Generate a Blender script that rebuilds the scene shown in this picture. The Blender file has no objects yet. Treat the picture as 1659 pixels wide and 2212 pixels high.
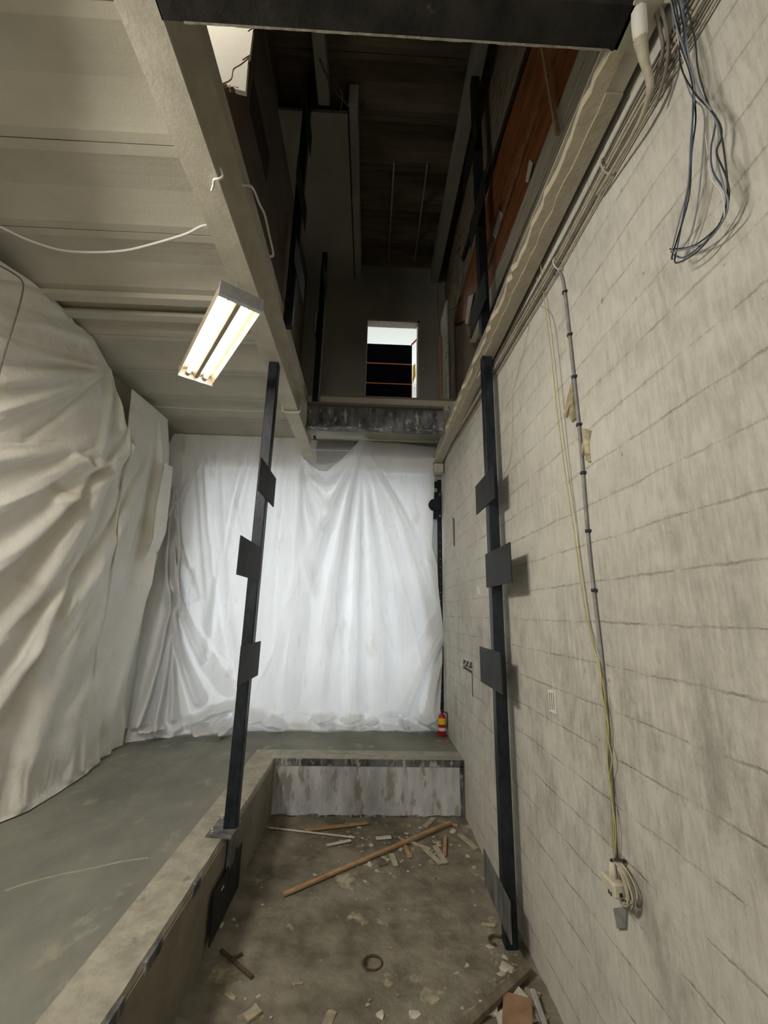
import bpy, bmesh, math, random
import numpy as np
from mathutils import Vector, Matrix, noise

random.seed(7)
sc = bpy.context.scene
COL = sc.collection

# ------------------------------------------------------------------ camera, world, lights, exposure
F, CX, CY, H = 900.0, 829.5, 1106.0, 1.62
_Y = Vector(((795 - CX) / F, -(1325 - CY) / F, -1)).normalized()
_Zv = Vector(((912 - CX) / F, (CY + 2598) / F, -1))
_Z = (_Zv - _Y * _Zv.dot(_Y)).normalized()
_X = _Y.cross(_Z)
M = Matrix((_X, _Y, _Z))                      # camera axes -> world axes
cam_pos = Vector((0, 0, H))
cd = bpy.data.cameras.new('camera')
cd.sensor_fit = 'VERTICAL'
cd.sensor_height = 24.0
cd.lens = F / 2212.0 * 24.0
cd.clip_start = 0.02
cam = bpy.data.objects.new('camera', cd)
COL.objects.link(cam)
cam.matrix_world = Matrix.Translation(cam_pos) @ M.to_4x4()
sc.camera = cam
sc.view_settings.view_transform = 'Standard'
sc.view_settings.look = 'None'
sc.view_settings.gamma = 1
sc.view_settings.use_curve_mapping = False
sc.view_settings.exposure = 0.0

w = bpy.data.worlds.new('World'); sc.world = w
w.use_nodes = True
w.node_tree.nodes['Background'].inputs[0].default_value = (0.75, 0.85, 1, 1)
w.node_tree.nodes['Background'].inputs[1].default_value = 0.6

def area(name, loc, direction, sx, sy, power, col, spread=180):
    l = bpy.data.lights.new(name, 'AREA'); l.shape = 'RECTANGLE'; l.size = sx; l.size_y = sy
    l.energy = power; l.color = col; l.spread = math.radians(spread)
    o = bpy.data.objects.new(name, l); COL.objects.link(o); o.location = loc
    o.rotation_euler = Vector(direction).to_track_quat('-Z', 'Y').to_euler()
    return o
area('daylight_outside_gate', (-1.0, 8.3, 2.0), (0, -1, 0), 4.8, 3.8, 430, (0.93, 0.96, 1.0))
area('daylight_front_windows', (-0.8, -5.6, 2.3), (0, 1, 0.05), 3.6, 2.6, 140, (1.0, 0.96, 0.88))
area('ceiling_lamp_left_bay', (-2.45, 1.0, 3.70), (0.70, 0.42, -0.72), 1.2, 0.3, 96, (1.0, 0.95, 0.87), 158)
area('added_light_upstairs', (-2.0, 0.4, 6.6), (0.25, 1, -0.35), 0.9, 0.6, 17, (1.0, 0.93, 0.80), 100)  # unseen light added upstairs to brighten the white plaster cross wall
area('lamp_room_beyond_door', (0.3, 9.2, 7.6), (0, 0, -1), 1.6, 1.6, 330, (0.95, 1.0, 1.0))

# ------------------------------------------------------------------ pixel -> point on a known plane of the room
def ray(px, py):
    return M @ Vector(((px - CX) / F, -(py - CY) / F, -1))
def at(px, py, **k):
    a, v = list(k.items())[0]
    i = 'XYZ'.index(a); d = ray(px, py)
    t = (v - cam_pos[i]) / d[i]
    return cam_pos + d * t

# ------------------------------------------------------------------ materials
MATS = {}
def mat(name, c1, c2=None, scale=4.0, rough=0.8, metal=0.0, bump=0.0, bscale=30.0, stretch=(1, 1, 1),
        c3=None, s3=12.0, t3=0.6, detail=8, lo=0.35, hi=0.65, emit=None, estr=0, trans=0.0, spec=0.3):
    if name in MATS: return MATS[name]
    m = bpy.data.materials.new(name); m.use_nodes = True
    nt = m.node_tree; N = nt.nodes; L = nt.links
    b = N['Principled BSDF']
    b.inputs['Roughness'].default_value = rough; b.inputs['Metallic'].default_value = metal
    b.inputs['Specular IOR Level'].default_value = spec
    b.inputs['Base Color'].default_value = (*c1, 1)
    tc = N.new('ShaderNodeTexCoord'); mp = N.new('ShaderNodeMapping')
    mp.inputs['Scale'].default_value = stretch
    L.new(tc.outputs['Object'], mp.inputs[0])
    def nz(s, d=detail):
        n = N.new('ShaderNodeTexNoise'); n.inputs['Scale'].default_value = s; n.inputs['Detail'].default_value = d
        n.inputs['Roughness'].default_value = 0.62
        L.new(mp.outputs[0], n.inputs['Vector']); return n
    if c2:
        n = nz(scale); r = N.new('ShaderNodeValToRGB')
        r.color_ramp.elements[0].position = lo; r.color_ramp.elements[1].position = hi
        r.color_ramp.elements[0].color = (*c1, 1); r.color_ramp.elements[1].color = (*c2, 1)
        L.new(n.outputs[0], r.inputs[0]); out = r.outputs[0]
        if c3:
            n3 = nz(s3); r3 = N.new('ShaderNodeValToRGB')
            r3.color_ramp.elements[0].position = t3; r3.color_ramp.elements[1].position = min(t3 + 0.08, 1)
            L.new(n3.outputs[0], r3.inputs[0])
            mx = N.new('ShaderNodeMixRGB'); L.new(r3.outputs[0], mx.inputs[0]); L.new(out, mx.inputs[1])
            mx.inputs[2].default_value = (*c3, 1); out = mx.outputs[0]
        L.new(out, b.inputs['Base Color'])
    if bump:
        n = nz(bscale); bp = N.new('ShaderNodeBump'); bp.inputs['Strength'].default_value = bump
        bp.inputs['Distance'].default_value = 0.02
        L.new(n.outputs[0], bp.inputs['Height']); L.new(bp.outputs[0], b.inputs['Normal'])
    if emit:
        b.inputs['Emission Color'].default_value = (*emit, 1); b.inputs['Emission Strength'].default_value = estr
    if trans:
        tr = N.new('ShaderNodeBsdfTranslucent'); mx = N.new('ShaderNodeMixShader')
        mx.inputs[0].default_value = trans
        tr.inputs[0].default_value = (*(c2 or c1), 1)
        L.new(b.outputs[0], mx.inputs[1]); L.new(tr.outputs[0], mx.inputs[2])
        if bump: L.new(bp.outputs[0], tr.inputs['Normal'])
        L.new(mx.outputs[0], N['Material Output'].inputs[0])
    MATS[name] = m
    return m

def wall_mat():
    """painted block wall: 20 cm courses, vertical drip streaks, smudges"""
    m = bpy.data.materials.new('painted_block_wall'); m.use_nodes = True
    nt = m.node_tree; N = nt.nodes; L = nt.links; b = N['Principled BSDF']
    b.inputs['Roughness'].default_value = 0.8; b.inputs['Specular IOR Level'].default_value = 0.2
    g = N.new('ShaderNodeNewGeometry')
    sp = N.new('ShaderNodeSeparateXYZ'); L.new(g.outputs['Position'], sp.inputs[0])
    def noise_(vec, s, d=6, r=0.6):
        n = N.new('ShaderNodeTexNoise'); n.inputs['Scale'].default_value = s
        n.inputs['Detail'].default_value = d; n.inputs['Roughness'].default_value = r
        L.new(vec, n.inputs['Vector']); return n.outputs[0]
    def math_(op, a, bb=None, c=None):
        n = N.new('ShaderNodeMath'); n.operation = op
        for i, v in enumerate((a, bb, c)):
            if v is None: continue
            if isinstance(v, (int, float)): n.inputs[i].default_value = v
            else: L.new(v, n.inputs[i])
        return n.outputs[0]
    def ramp(v, a, c):
        n = N.new('ShaderNodeMapRange'); n.inputs[1].default_value = a; n.inputs[2].default_value = c
        L.new(v, n.inputs[0]); n.clamp = True; return n.outputs[0]
    pos = g.outputs['Position']
    mp = N.new('ShaderNodeMapping'); mp.inputs['Scale'].default_value = (1, 5.0, 0.8); L.new(pos, mp.inputs[0])
    streak = noise_(mp.outputs[0], 7, 9, 0.75)
    cloud = noise_(pos, 1.1, 5); fine = noise_(pos, 60, 4); mid = noise_(pos, 7, 6, 0.65)
    wob = math_('MULTIPLY', math_('SUBTRACT', noise_(pos, 5, 6, 0.75), 0.5), 0.045)
    z = math_('ADD', sp.outputs['Z'], wob)
    fz = math_('FRACT', math_('DIVIDE', math_('ADD', z, 10.0), 0.2))
    dz = math_('MINIMUM', fz, math_('SUBTRACT', 1.0, fz))           # distance to joint /0.2
    row = math_('FLOOR', math_('DIVIDE', math_('ADD', z, 10.0), 0.2))
    off = math_('MULTIPLY', math_('MODULO', row, 2.0), 0.3)
    fy = math_('FRACT', math_('DIVIDE', math_('ADD', math_('ADD', sp.outputs['Y'], off), math_('ADD', 20.0, wob)), 0.6))
    dy = math_('MINIMUM', fy, math_('SUBTRACT', 1.0, fy))
    jh = math_('SUBTRACT', 1.0, ramp(math_('DIVIDE', dz, math_('ADD', mid, 0.02)), 0.0, 0.075)); jv = math_('MULTIPLY', math_('SUBTRACT', 1.0, ramp(dy, 0.0, 0.012)), math_('MULTIPLY', ramp(noise_(pos, 2.6, 5, 0.7), 0.52, 0.62), 0.4))
    gate = ramp(noise_(pos, 3.6, 8, 0.85), 0.44, 0.62)
    joint = math_('MULTIPLY', math_('MAXIMUM', jh, jv), gate)
    cr = N.new('ShaderNodeValToRGB'); L.new(math_('ADD', math_('MULTIPLY', streak, 0.45), math_('ADD', math_('MULTIPLY', mid, 0.2), math_('MULTIPLY', cloud, 0.35))), cr.inputs[0])
    e = cr.color_ramp.elements
    e[0].position = 0.36; e[0].color = (0.34, 0.32, 0.265, 1)
    e[1].position = 0.66; e[1].color = (0.60, 0.58, 0.515, 1)
    k = e.new(0.50); k.color = (0.50, 0.48, 0.415, 1)
    # smudgy dark dust patches between z 0.2 and 1.4
    zb = math_('MULTIPLY', ramp(sp.outputs['Z'], -0.5, 0.5), math_('SUBTRACT', 1.0, ramp(sp.outputs['Z'], 1.1, 2.2)))
    mp2 = N.new('ShaderNodeMapping'); mp2.inputs['Scale'].default_value = (1, 2.4, 1.2); L.new(pos, mp2.inputs[0])
    smut = math_('MULTIPLY', ramp(noise_(mp2.outputs[0], 1.5, 9, 0.8), 0.47, 0.66), zb)
    m1 = N.new('ShaderNodeMixRGB'); L.new(math_('MULTIPLY', smut, 0.62), m1.inputs[0]); L.new(cr.outputs[0], m1.inputs[1]); m1.inputs[2].default_value = (0.17, 0.155, 0.13, 1)
    m2 = N.new('ShaderNodeMixRGB'); L.new(math_('MULTIPLY', joint, 0.48), m2.inputs[0]); L.new(m1.outputs[0], m2.inputs[1]); m2.inputs[2].default_value = (0.17, 0.15, 0.12, 1)
    mp4 = N.new('ShaderNodeMapping'); mp4.inputs['Scale'].default_value = (1, 16, 0.9); L.new(pos, mp4.inputs[0])
    drip = math_('MULTIPLY', ramp(noise_(mp4.outputs[0], 2.2, 5, 0.6), 0.60, 0.70), ramp(noise_(pos, 1.3, 3), 0.45, 0.6))
    m2b = N.new('ShaderNodeMixRGB'); L.new(math_('MULTIPLY', drip, 0.35), m2b.inputs[0]); L.new(m2.outputs[0], m2b.inputs[1]); m2b.inputs[2].default_value = (0.68, 0.65, 0.58, 1); m2 = m2b
    halo = math_('MULTIPLY', math_('SUBTRACT', 1.0, ramp(dz, 0.0, 0.22)), ramp(noise_(mp2.outputs[0], 2.3, 8, 0.8), 0.52, 0.68))
    m2c = N.new('ShaderNodeMixRGB'); L.new(math_('MULTIPLY', halo, 0.5), m2c.inputs[0]); L.new(m2.outputs[0], m2c.inputs[1]); m2c.inputs[2].default_value = (0.24, 0.22, 0.18, 1); m2 = m2c
    blot = ramp(noise_(pos, 2.4, 9, 0.8), 0.50, 0.70)
    m2d = N.new('ShaderNodeMixRGB'); L.new(math_('MULTIPLY', blot, 0.40), m2d.inputs[0]); L.new(m2.outputs[0], m2d.inputs[1]); m2d.inputs[2].default_value = (0.30, 0.28, 0.23, 1); m2 = m2d
    pit = ramp(noise_(pos, 16, 3, 0.5), 0.74, 0.78)
    m3 = N.new('ShaderNodeMixRGB'); L.new(math_('MULTIPLY', pit, 0.6), m3.inputs[0]); L.new(m2.outputs[0], m3.inputs[1]); m3.inputs[2].default_value = (0.14, 0.125, 0.10, 1)
    L.new(m3.outputs[0], b.inputs['Base Color'])
    hh = math_('ADD', math_('MULTIPLY', joint, -0.5), math_('ADD', math_('MULTIPLY', mid, 0.8), math_('ADD', math_('MULTIPLY', streak, 0.25), math_('MULTIPLY', fine, 0.10))))
    bp = N.new('ShaderNodeBump'); bp.inputs['Strength'].default_value = 0.75; bp.inputs['Distance'].default_value = 0.014
    L.new(hh, bp.inputs['Height']); L.new(bp.outputs[0], b.inputs['Normal'])
    return m
M_WALL = wall_mat()
M_SLAB = mat('dusty_concrete', (0.15, 0.15, 0.125), (0.235, 0.228, 0.185), 1.6, 0.8, bump=0.25, bscale=14, stretch=(1, 0.6, 1), c3=(0.27, 0.255, 0.195), s3=4.5, t3=0.58, lo=0.36, hi=0.62)
M_CURB = mat('curb_concrete', (0.27, 0.25, 0.195), (0.40, 0.37, 0.29), 7, 0.85, bump=0.5, bscale=25, c3=(0.19, 0.175, 0.14), s3=5, t3=0.62)
M_PIT = mat('pit_floor_dust', (0.135, 0.12, 0.088), (0.255, 0.23, 0.172), 4.2, 0.95, bump=1.0, bscale=16, lo=0.36, hi=0.62, c3=(0.40, 0.36, 0.25), s3=4.5, t3=0.60, spec=0.1)
M_PITW = mat('pit_side_concrete', (0.20, 0.175, 0.135), (0.27, 0.24, 0.185), 3, 0.85, bump=0.3, bscale=20)
M_PITB = mat('pit_end_steel_painted', (0.30, 0.30, 0.31), (0.50, 0.49, 0.49), 2.4, 0.6, bump=0.25, bscale=14, stretch=(3, 1, 1), c3=(0.24, 0.215, 0.18), s3=3, t3=0.54)
M_EDGE = mat('worn_dark_steel', (0.03, 0.034, 0.042), (0.17, 0.17, 0.17), 9, 0.6, 0.1, bump=0.2, c3=(0.36, 0.34, 0.30), s3=14, t3=0.56, stretch=(1, 1, 0.4))
M_CREAM = mat('cream_painted_steel', (0.42, 0.385, 0.30), (0.52, 0.48, 0.385), 5, 0.6, bump=0.12, bscale=35, c3=(0.27, 0.245, 0.19), s3=9, t3=0.66)
M_CEIL = mat('cream_ceiling', (0.42, 0.395, 0.315), (0.48, 0.45, 0.365), 2, 0.8, bump=0.15, bscale=50)
M_JOINT = mat('dark_ceiling_joint', (0.09, 0.08, 0.06), rough=0.9)  # plain dark colour for the joints between ceiling panels
M_BLACK = mat('black_steel', (0.007, 0.009, 0.012), (0.022, 0.026, 0.033), 14, 0.42, 0.25, bump=0.12, bscale=40, c3=(0.07, 0.07, 0.07), s3=22, t3=0.72, stretch=(1, 1, 0.5), spec=0.25)
M_PLATE = mat('black_steel_plate', (0.010, 0.010, 0.010), (0.026, 0.026, 0.024), 9, 0.6, 0.0, bump=0.12, bscale=30, c3=(0.16, 0.155, 0.14), s3=26, t3=0.70, stretch=(1, 1, 0.4), spec=0.2)
M_PLATED = mat('dusty_steel_plate', (0.05, 0.055, 0.052), (0.19, 0.19, 0.175), 7, 0.6, 0.1, bump=0.15, bscale=30, stretch=(1, 2, 0.6))
M_RUST = mat('rusty_steel', (0.045, 0.032, 0.02), (0.12, 0.085, 0.055), 25, 0.9, 0.1, bump=0.4)
M_UPWALL = mat('upper_plaster', (0.35, 0.35, 0.315), (0.43, 0.42, 0.37), 2, 0.9, bump=0.1)
M_UPDARK = mat('upper_brown_plaster', (0.17, 0.135, 0.10), (0.24, 0.195, 0.15), 2.2, 0.9, bump=0.1)
M_UPCEIL = mat('upper_dark_planks', (0.12, 0.095, 0.065), (0.20, 0.16, 0.11), 3, 0.9, bump=0.2, stretch=(0.4, 3, 1))
M_WHITEP = mat('white_plaster', (0.80, 0.76, 0.68), (0.86, 0.82, 0.74), 3, 0.9, bump=0.1)
M_ORANGE = mat('orange_hardboard', (0.16, 0.052, 0.016), (0.29, 0.105, 0.032), 5, 0.6, bump=0.25, stretch=(1, 0.4, 2), c3=(0.10, 0.05, 0.026), s3=7, t3=0.55)
M_GREYW = mat('grey_weathered_board', (0.30, 0.28, 0.22), (0.58, 0.54, 0.42), 14, 0.9, bump=0.4, stretch=(1, 0.15, 3), c3=(0.13, 0.11, 0.08), s3=12, t3=0.60)
M_BROWNW = mat('dark_lath_panel', (0.16, 0.13, 0.09), (0.36, 0.31, 0.22), 12, 0.9, bump=0.5, stretch=(1, 0.5, 1.5), c3=(0.035, 0.025, 0.018), s3=9, t3=0.58)
M_WOOD = mat('raw_timber', (0.30, 0.17, 0.085), (0.44, 0.28, 0.15), 12, 0.8, bump=0.3, stretch=(1, 1, 4))
M_WOODG = mat('old_timber_chip', (0.30, 0.26, 0.18), (0.42, 0.37, 0.26), 14, 0.9, bump=0.3)
M_WOODD = mat('dark_old_timber', (0.10, 0.08, 0.055), (0.18, 0.15, 0.105), 10, 0.9, bump=0.4, stretch=(3, 1, 1))
M_PALE = mat('pale_painted_strip', (0.50, 0.47, 0.39), (0.62, 0.59, 0.52), 12, 0.8, bump=0.2)
M_STONE = mat('rubble', (0.20, 0.17, 0.12), (0.40, 0.34, 0.23), 15, 0.95, bump=0.5)
M_STONEW = mat('pale_rubble', (0.42, 0.38, 0.30), (0.62, 0.58, 0.48), 15, 0.95, bump=0.5)
M_CABLE = mat('dusty_cable', (0.30, 0.26, 0.19), (0.42, 0.38, 0.29), 15, 0.7)
M_CABLED = mat('grey_brown_cable', (0.12, 0.105, 0.085), (0.21, 0.19, 0.15), 15, 0.7)
M_CABLEW = mat('white_cable', (0.62, 0.60, 0.55), rough=0.6)
M_WIREK = mat('black_wire', (0.025, 0.028, 0.035), rough=0.5)
M_WIREG = mat('grey_wire', (0.20, 0.21, 0.22), rough=0.5)
M_WIREB = mat('blue_wire', (0.05, 0.08, 0.14), rough=0.5)
M_WIREY = mat('yellow_green_wire', (0.36, 0.31, 0.06), (0.42, 0.38, 0.16), 20, 0.6)
M_CONDUIT = mat('grey_conduit', (0.17, 0.165, 0.16), (0.26, 0.25, 0.235), 20, 0.5)
M_BEIGEP = mat('dusty_beige_plastic', (0.40, 0.35, 0.26), (0.50, 0.45, 0.35), 20, 0.6)
M_RED = mat('red_enamel', (0.36, 0.012, 0.012), rough=0.3, spec=0.5)
M_YEL = mat('yellow_paper', (0.75, 0.48, 0.02), rough=0.5)
M_PAPER = mat('white_paper', (0.62, 0.60, 0.54), rough=0.7)
M_INK = mat('black_ink', (0.03, 0.03, 0.03), rough=0.8)
M_TAPE = mat('old_brown_tape', (0.24, 0.19, 0.10), (0.50, 0.44, 0.30), 30, 0.3, bump=0.3, spec=0.6)
M_GALV = mat('galvanised_steel', (0.45, 0.45, 0.44), (0.60, 0.60, 0.58), 20, 0.35, 0.7)
M_REFL = mat('white_reflector', (0.30, 0.24, 0.16), (0.38, 0.33, 0.24), 8, 0.3, 0.1, spec=0.6)
M_TUBE = mat('lit_fluorescent_tube', (1, 1, 1), emit=(1.0, 0.90, 0.70), estr=13)
M_TUBEEND = mat('tube_end_cap', (0.45, 0.42, 0.30), rough=0.4)
M_CHROME = mat('bare_metal_rail', (0.35, 0.35, 0.34), (0.6, 0.6, 0.58), 30, 0.3, 0.8)
M_SHEETB = mat('white_plastic_sheet', (0.70, 0.69, 0.66), (0.80, 0.80, 0.80), 1.4, 0.42, bump=0.60, bscale=11, trans=0.24, stretch=(2.2, 2.2, 0.7), c3=(0.62, 0.58, 0.46), s3=2.2, t3=0.60, spec=0.4)
M_SHEETL = mat('cream_plastic_sheet', (0.74, 0.715, 0.64), (0.83, 0.81, 0.75), 1.2, 0.40, bump=0.60, bscale=11, trans=0.10, c3=(0.70, 0.67, 0.56), s3=1.6, t3=0.56, spec=0.45)

# ------------------------------------------------------------------ mesh helpers
def box(bm, lo, hi, bev=0.0):
    c = [(a + b) / 2 for a, b in zip(lo, hi)]; s = [abs(b - a) for a, b in zip(lo, hi)]
    r = bmesh.ops.create_cube(bm, size=1, matrix=Matrix.Translation(c) @ Matrix.Diagonal((*s, 1)))
    if bev:
        es = list({e for v in r['verts'] for e in v.link_edges})
        bmesh.ops.bevel(bm, geom=es, offset=bev, segments=1, affect='EDGES', clamp_overlap=True)
def obox(bm, p0, p1, wd, ht, up=(0, 0, 1), bev=0.0):
    """bar from p0 to p1, wd across, ht along up"""
    p0 = Vector(p0); p1 = Vector(p1); d = p1 - p0; l = d.length; d.normalize()
    u = Vector(up); s = d.cross(u).normalized(); u = s.cross(d).normalized()
    m = Matrix((s, d, u)).transposed().to_4x4(); m.translation = (p0 + p1) / 2
    r = bmesh.ops.create_cube(bm, size=1, matrix=m @ Matrix.Diagonal((wd, l, ht, 1)))
    if bev:
        es = list({e for v in r['verts'] for e in v.link_edges})
        bmesh.ops.bevel(bm, geom=es, offset=bev, segments=1, affect='EDGES', clamp_overlap=True)
def smooth(pts, n=6):
    pts = [Vector(p) for p in pts]
    if len(pts) < 3: return pts
    P = [pts[0]] + pts + [pts[-1]]; out = []
    for i in range(1, len(P) - 2):
        a, b, c, d = P[i - 1:i + 3]
        for k in range(n):
            t = k / n
            out.append(0.5 * ((2 * b) + (c - a) * t + (2 * a - 5 * b + 4 * c - d) * t * t + (3 * b - a - 3 * c + d) * t ** 3))
    out.append(pts[-1]); return out
def tube(bm, pts, r, n=7, sm=6):
    pts = smooth(pts, sm) if sm else [Vector(p) for p in pts]
    pts = [p for i, p in enumerate(pts) if i == 0 or (p - pts[i - 1]).length > 1e-5]
    rad = r if callable(r) else (lambda t: r)
    up = Vector((0.13, 0.31, 0.94)); rings = []
    for i, p in enumerate(pts):
        d = (pts[min(i + 1, len(pts) - 1)] - pts[max(i - 1, 0)]).normalized()
        s = d.cross(up)
        if s.length < 0.05: s = d.cross(Vector((1, 0, 0)))
        s.normalize(); u = s.cross(d).normalized(); up = u
        R = rad(i / max(1, len(pts) - 1))
        rings.append([bm.verts.new(p + (s * math.cos(a) + u * math.sin(a)) * R) for a in [2 * math.pi * k / n for k in range(n)]])
    for a, b in zip(rings, rings[1:]):
        for k in range(n):
            f = bm.faces.new((a[k], a[(k + 1) % n], b[(k + 1) % n], b[k])); f.smooth = True
    bm.faces.new(rings[0][::-1]); bm.faces.new(rings[-1])
def prism(bm, poly, vec):
    """closed solid: polygon (list of points) swept by vec"""
    a = [bm.verts.new(Vector(p)) for p in poly]; b = [bm.verts.new(Vector(p) + Vector(vec)) for p in poly]
    bm.faces.new(a); bm.faces.new(b[::-1])
    for i in range(len(a)):
        j = (i + 1) % len(a); bm.faces.new((a[i], b[i], b[j], a[j]))
def lump(bm, c, s, seed, rz=0.0, flat=0.8):
    """angular piece of rubble"""
    rnd = random.Random(seed)
    pts = [Vector((rnd.uniform(-1, 1), rnd.uniform(-1, 1), rnd.uniform(0, 1))) for _ in range(16)]
    pts += [Vector((x, y, 0)) for x, y in ((-.7, -.7), (.7, -.6), (.6, .7), (-.7, .6))]
    R = Matrix.Rotation(rz, 3, 'Z')
    vs = [bm.verts.new(Vector(c) + R @ Vector((p.x * s[0], p.y * s[1], p.z * s[2] * flat))) for p in pts]
    r = bmesh.ops.convex_hull(bm, input=vs)
    bmesh.ops.delete(bm, geom=[v for v in vs if v.is_valid and not v.link_faces], context='VERTS')
def obj(name, bm, m, parent=None, origin=None):
    """bmesh in world coordinates -> one mesh object; child of parent, or top level with its origin at its base"""
    bmesh.ops.recalc_face_normals(bm, faces=bm.faces[:])
    me = bpy.data.meshes.new(name); bm.to_mesh(me); bm.free()
    me.materials.append(m)
    o = bpy.data.objects.new(name, me); COL.objects.link(o)
    if parent is not None:
        p = Vector(); q = parent
        while q is not None: p += q.location; q = q.parent
        me.transform(Matrix.Translation(-p)); o.parent = parent
    else:
        if origin is None:
            co = [v.co for v in me.vertices]
            lo = [min(c[i] for c in co) for i in range(3)]; hi = [max(c[i] for c in co) for i in range(3)]
            origin = ((lo[0] + hi[0]) / 2, (lo[1] + hi[1]) / 2, lo[2])
        me.transform(Matrix.Translation(-Vector(origin))); o.location = origin
    return o
def thing(name, loc, label, cat, group=None):
    o = bpy.data.objects.new(name, None); COL.objects.link(o); o.location = loc
    o.empty_display_size = 0.1
    return tag(o, label, cat, group)
def tag(o, label, cat, group=None, kind=None):
    o['label'] = label; o['category'] = cat
    if group: o['group'] = group
    if kind: o['kind'] = kind
    return o
def struct(name, bm, m, parent=None, label=None):
    o = obj(name, bm, m, parent, origin=(0, 0, 0))
    if parent is None: o['kind'] = 'structure'
    if label: o['label'] = label
    return o
def B(): return bmesh.new()
def boxes(*bs):
    bm = B()
    for lo, hi in bs: box(bm, lo, hi)
    return bm

XW, YB, ZC, ZP = 1.15, 6.6, 4.44, -0.58      # right wall, back wall, ceiling, pit floor
PX0, PY1, PY0 = -1.005, 5.27, 0.55           # pit: left face, far face, near face
XL = -3.3

# ------------------------------------------------------------------ setting
# floor slab around the pit
struct('floor', boxes(((XL, -6, -0.7), (PX0 - 0.27, YB + 0.2, 0)), ((PX0 - 0.27, PY1 + 0.32, -0.7), (XW, YB + 0.2, 0)),
                      ((PX0 - 0.27, -6, -0.7), (XW, PY0, 0))), M_SLAB)
bm = B()
ys = [PY0 + (PY1 - PY0) * i / 60 for i in range(61)]
prev = None
for i in range(60):                                # curb strip with a slightly chipped inner edge
    j0 = 0.010 * noise.noise((ys[i] * 5, 0, 0)); j1 = 0.010 * noise.noise((ys[i + 1] * 5, 0, 0))
    poly = [(PX0 - 0.27, ys[i], -0.69), (PX0, ys[i], -0.69), (PX0, ys[i], -0.02), (PX0 - 0.012 + j0, ys[i], 0.006), (PX0 - 0.27, ys[i], 0.006)]
    poly2 = [(PX0 - 0.27, ys[i + 1], -0.69), (PX0, ys[i + 1], -0.69), (PX0, ys[i + 1], -0.02), (PX0 - 0.012 + j1, ys[i + 1], 0.006), (PX0 - 0.27, ys[i + 1], 0.006)]
    a = prev or [bm.verts.new(p) for p in poly]; b = [bm.verts.new(p) for p in poly2]
    for k in range(5): bm.faces.new((a[k], a[(k + 1) % 5], b[(k + 1) % 5], b[k]))
    prev = b
struct('trim_1', bm, M_CURB)
struct('trim_2', boxes(((PX0 - 0.27, PY1 + 0.012, -0.69), (XW, PY1 + 0.32, 0.006))), M_CURB)
# pit faces
struct('wall_pit_left', boxes(((PX0 - 0.001, PY0, ZP - 0.05), (PX0 + 0.008, PY1, -0.03))), M_PITW)
struct('wall_pit_far', boxes(((PX0, PY1 - 0.004, ZP - 0.05), (XW - 0.05, PY1 + 0.012, -0.05))), M_PITB)
bm = boxes(((PX0, PY1 - 0.012, -0.06), (XW - 0.01, PY1 + 0.012, 0.008)), ((XW - 0.055, PY1 - 0.012, ZP), (XW - 0.012, PY1 + 0.012, -0.05)))
struct('trim_3', bm, M_EDGE)
bm = B()                                            # dark steel angle along the left pit edge, worn away in places
for a, b_ in ((0.55, 2.05), (2.12, 2.28), (2.45, 2.62), (3.0, 3.12)):
    box(bm, (PX0 - 0.004, a, -0.055), (PX0 + 0.011, b_, -0.004))
struct('trim_4', bm, M_EDGE)
bm = B(); pts = [(PX0 + 0.01, PY1 - 0.0065, ZP - 0.02)] + [(PX0 + 0.01 + k * 0.0355, PY1 - 0.0065, ZP + 0.035 + 0.022 * noise.noise((k * 0.2, 1, 0)) + 0.018 * noise.noise((k * 1.3, 5, 0))) for k in range(60)] + [(XW - 0.06, PY1 - 0.0065, ZP - 0.02)]
prism(bm, pts, (0, 0.003, 0)); struct('trim_5', bm, M_EDGE)
# pit floor: uneven trodden dust
nx, ny = 90, 180
bm = B(); g = []
for j in range(ny + 1):
    row = []
    for i in range(nx + 1):
        x = PX0 - 0.02 + (XW + 0.04 - PX0) * i / nx; y = PY0 - 0.02 + (PY1 + 0.04 - PY0) * j / ny
        z = ZP + 0.010 * noise.noise((x * 3, y * 3, 1)) + 0.006 * noise.noise((x * 14, y * 14, 2))
        e = min(x - PX0, XW - x, PY1 - y)
        z += 0.030 * max(0, 1 - e / 0.10) * (0.6 + 0.5 * noise.noise((x * 8, y * 8, 4)))
        dd = math.hypot(x - at(805, 2080, Z=ZP).x, y - at(805, 2080, Z=ZP).y)
        if dd < 0.055: z -= 0.03
        row.append(bm.verts.new((x, y, z)))
    g.append(row)
for j in range(ny):
    for i in range(nx):
        f = bm.faces.new((g[j][i], g[j][i + 1], g[j + 1][i + 1], g[j + 1][i])); f.smooth = True
struct('floor_pit', bm, M_PIT)
# walls
struct('wall_right', boxes(((XW, -6, -0.7), (XW + 0.25, YB + 0.2, 4.40))), M_WALL)
struct('wall_left', boxes(((XL - 0.2, -6, -0.3), (XL, YB + 0.2, ZC + 0.15))), M_CEIL)
struct('wall_front', boxes(((XL - 0.2, -6.2, -0.3), (XW + 0.2, -6, ZC))), M_CEIL)
struct('wall_back', boxes(((XL - 0.2, YB, 3.86), (XW + 0.25, YB + 0.2, ZC + 0.15)), ((0.93, YB - 0.004, -0.3), (XW + 0.1, YB + 0.05, 3.86)), ((XL - 0.2, YB, -0.3), (-2.72, YB + 0.2, 3.86)),
                          ((XL - 0.2, YB - 0.06, 4.26), (XW, YB + 0.2, 4.30))), mat('back_wall_grey', (0.42, 0.42, 0.42), (0.5, 0.5, 0.49), 3, 0.9))
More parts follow.
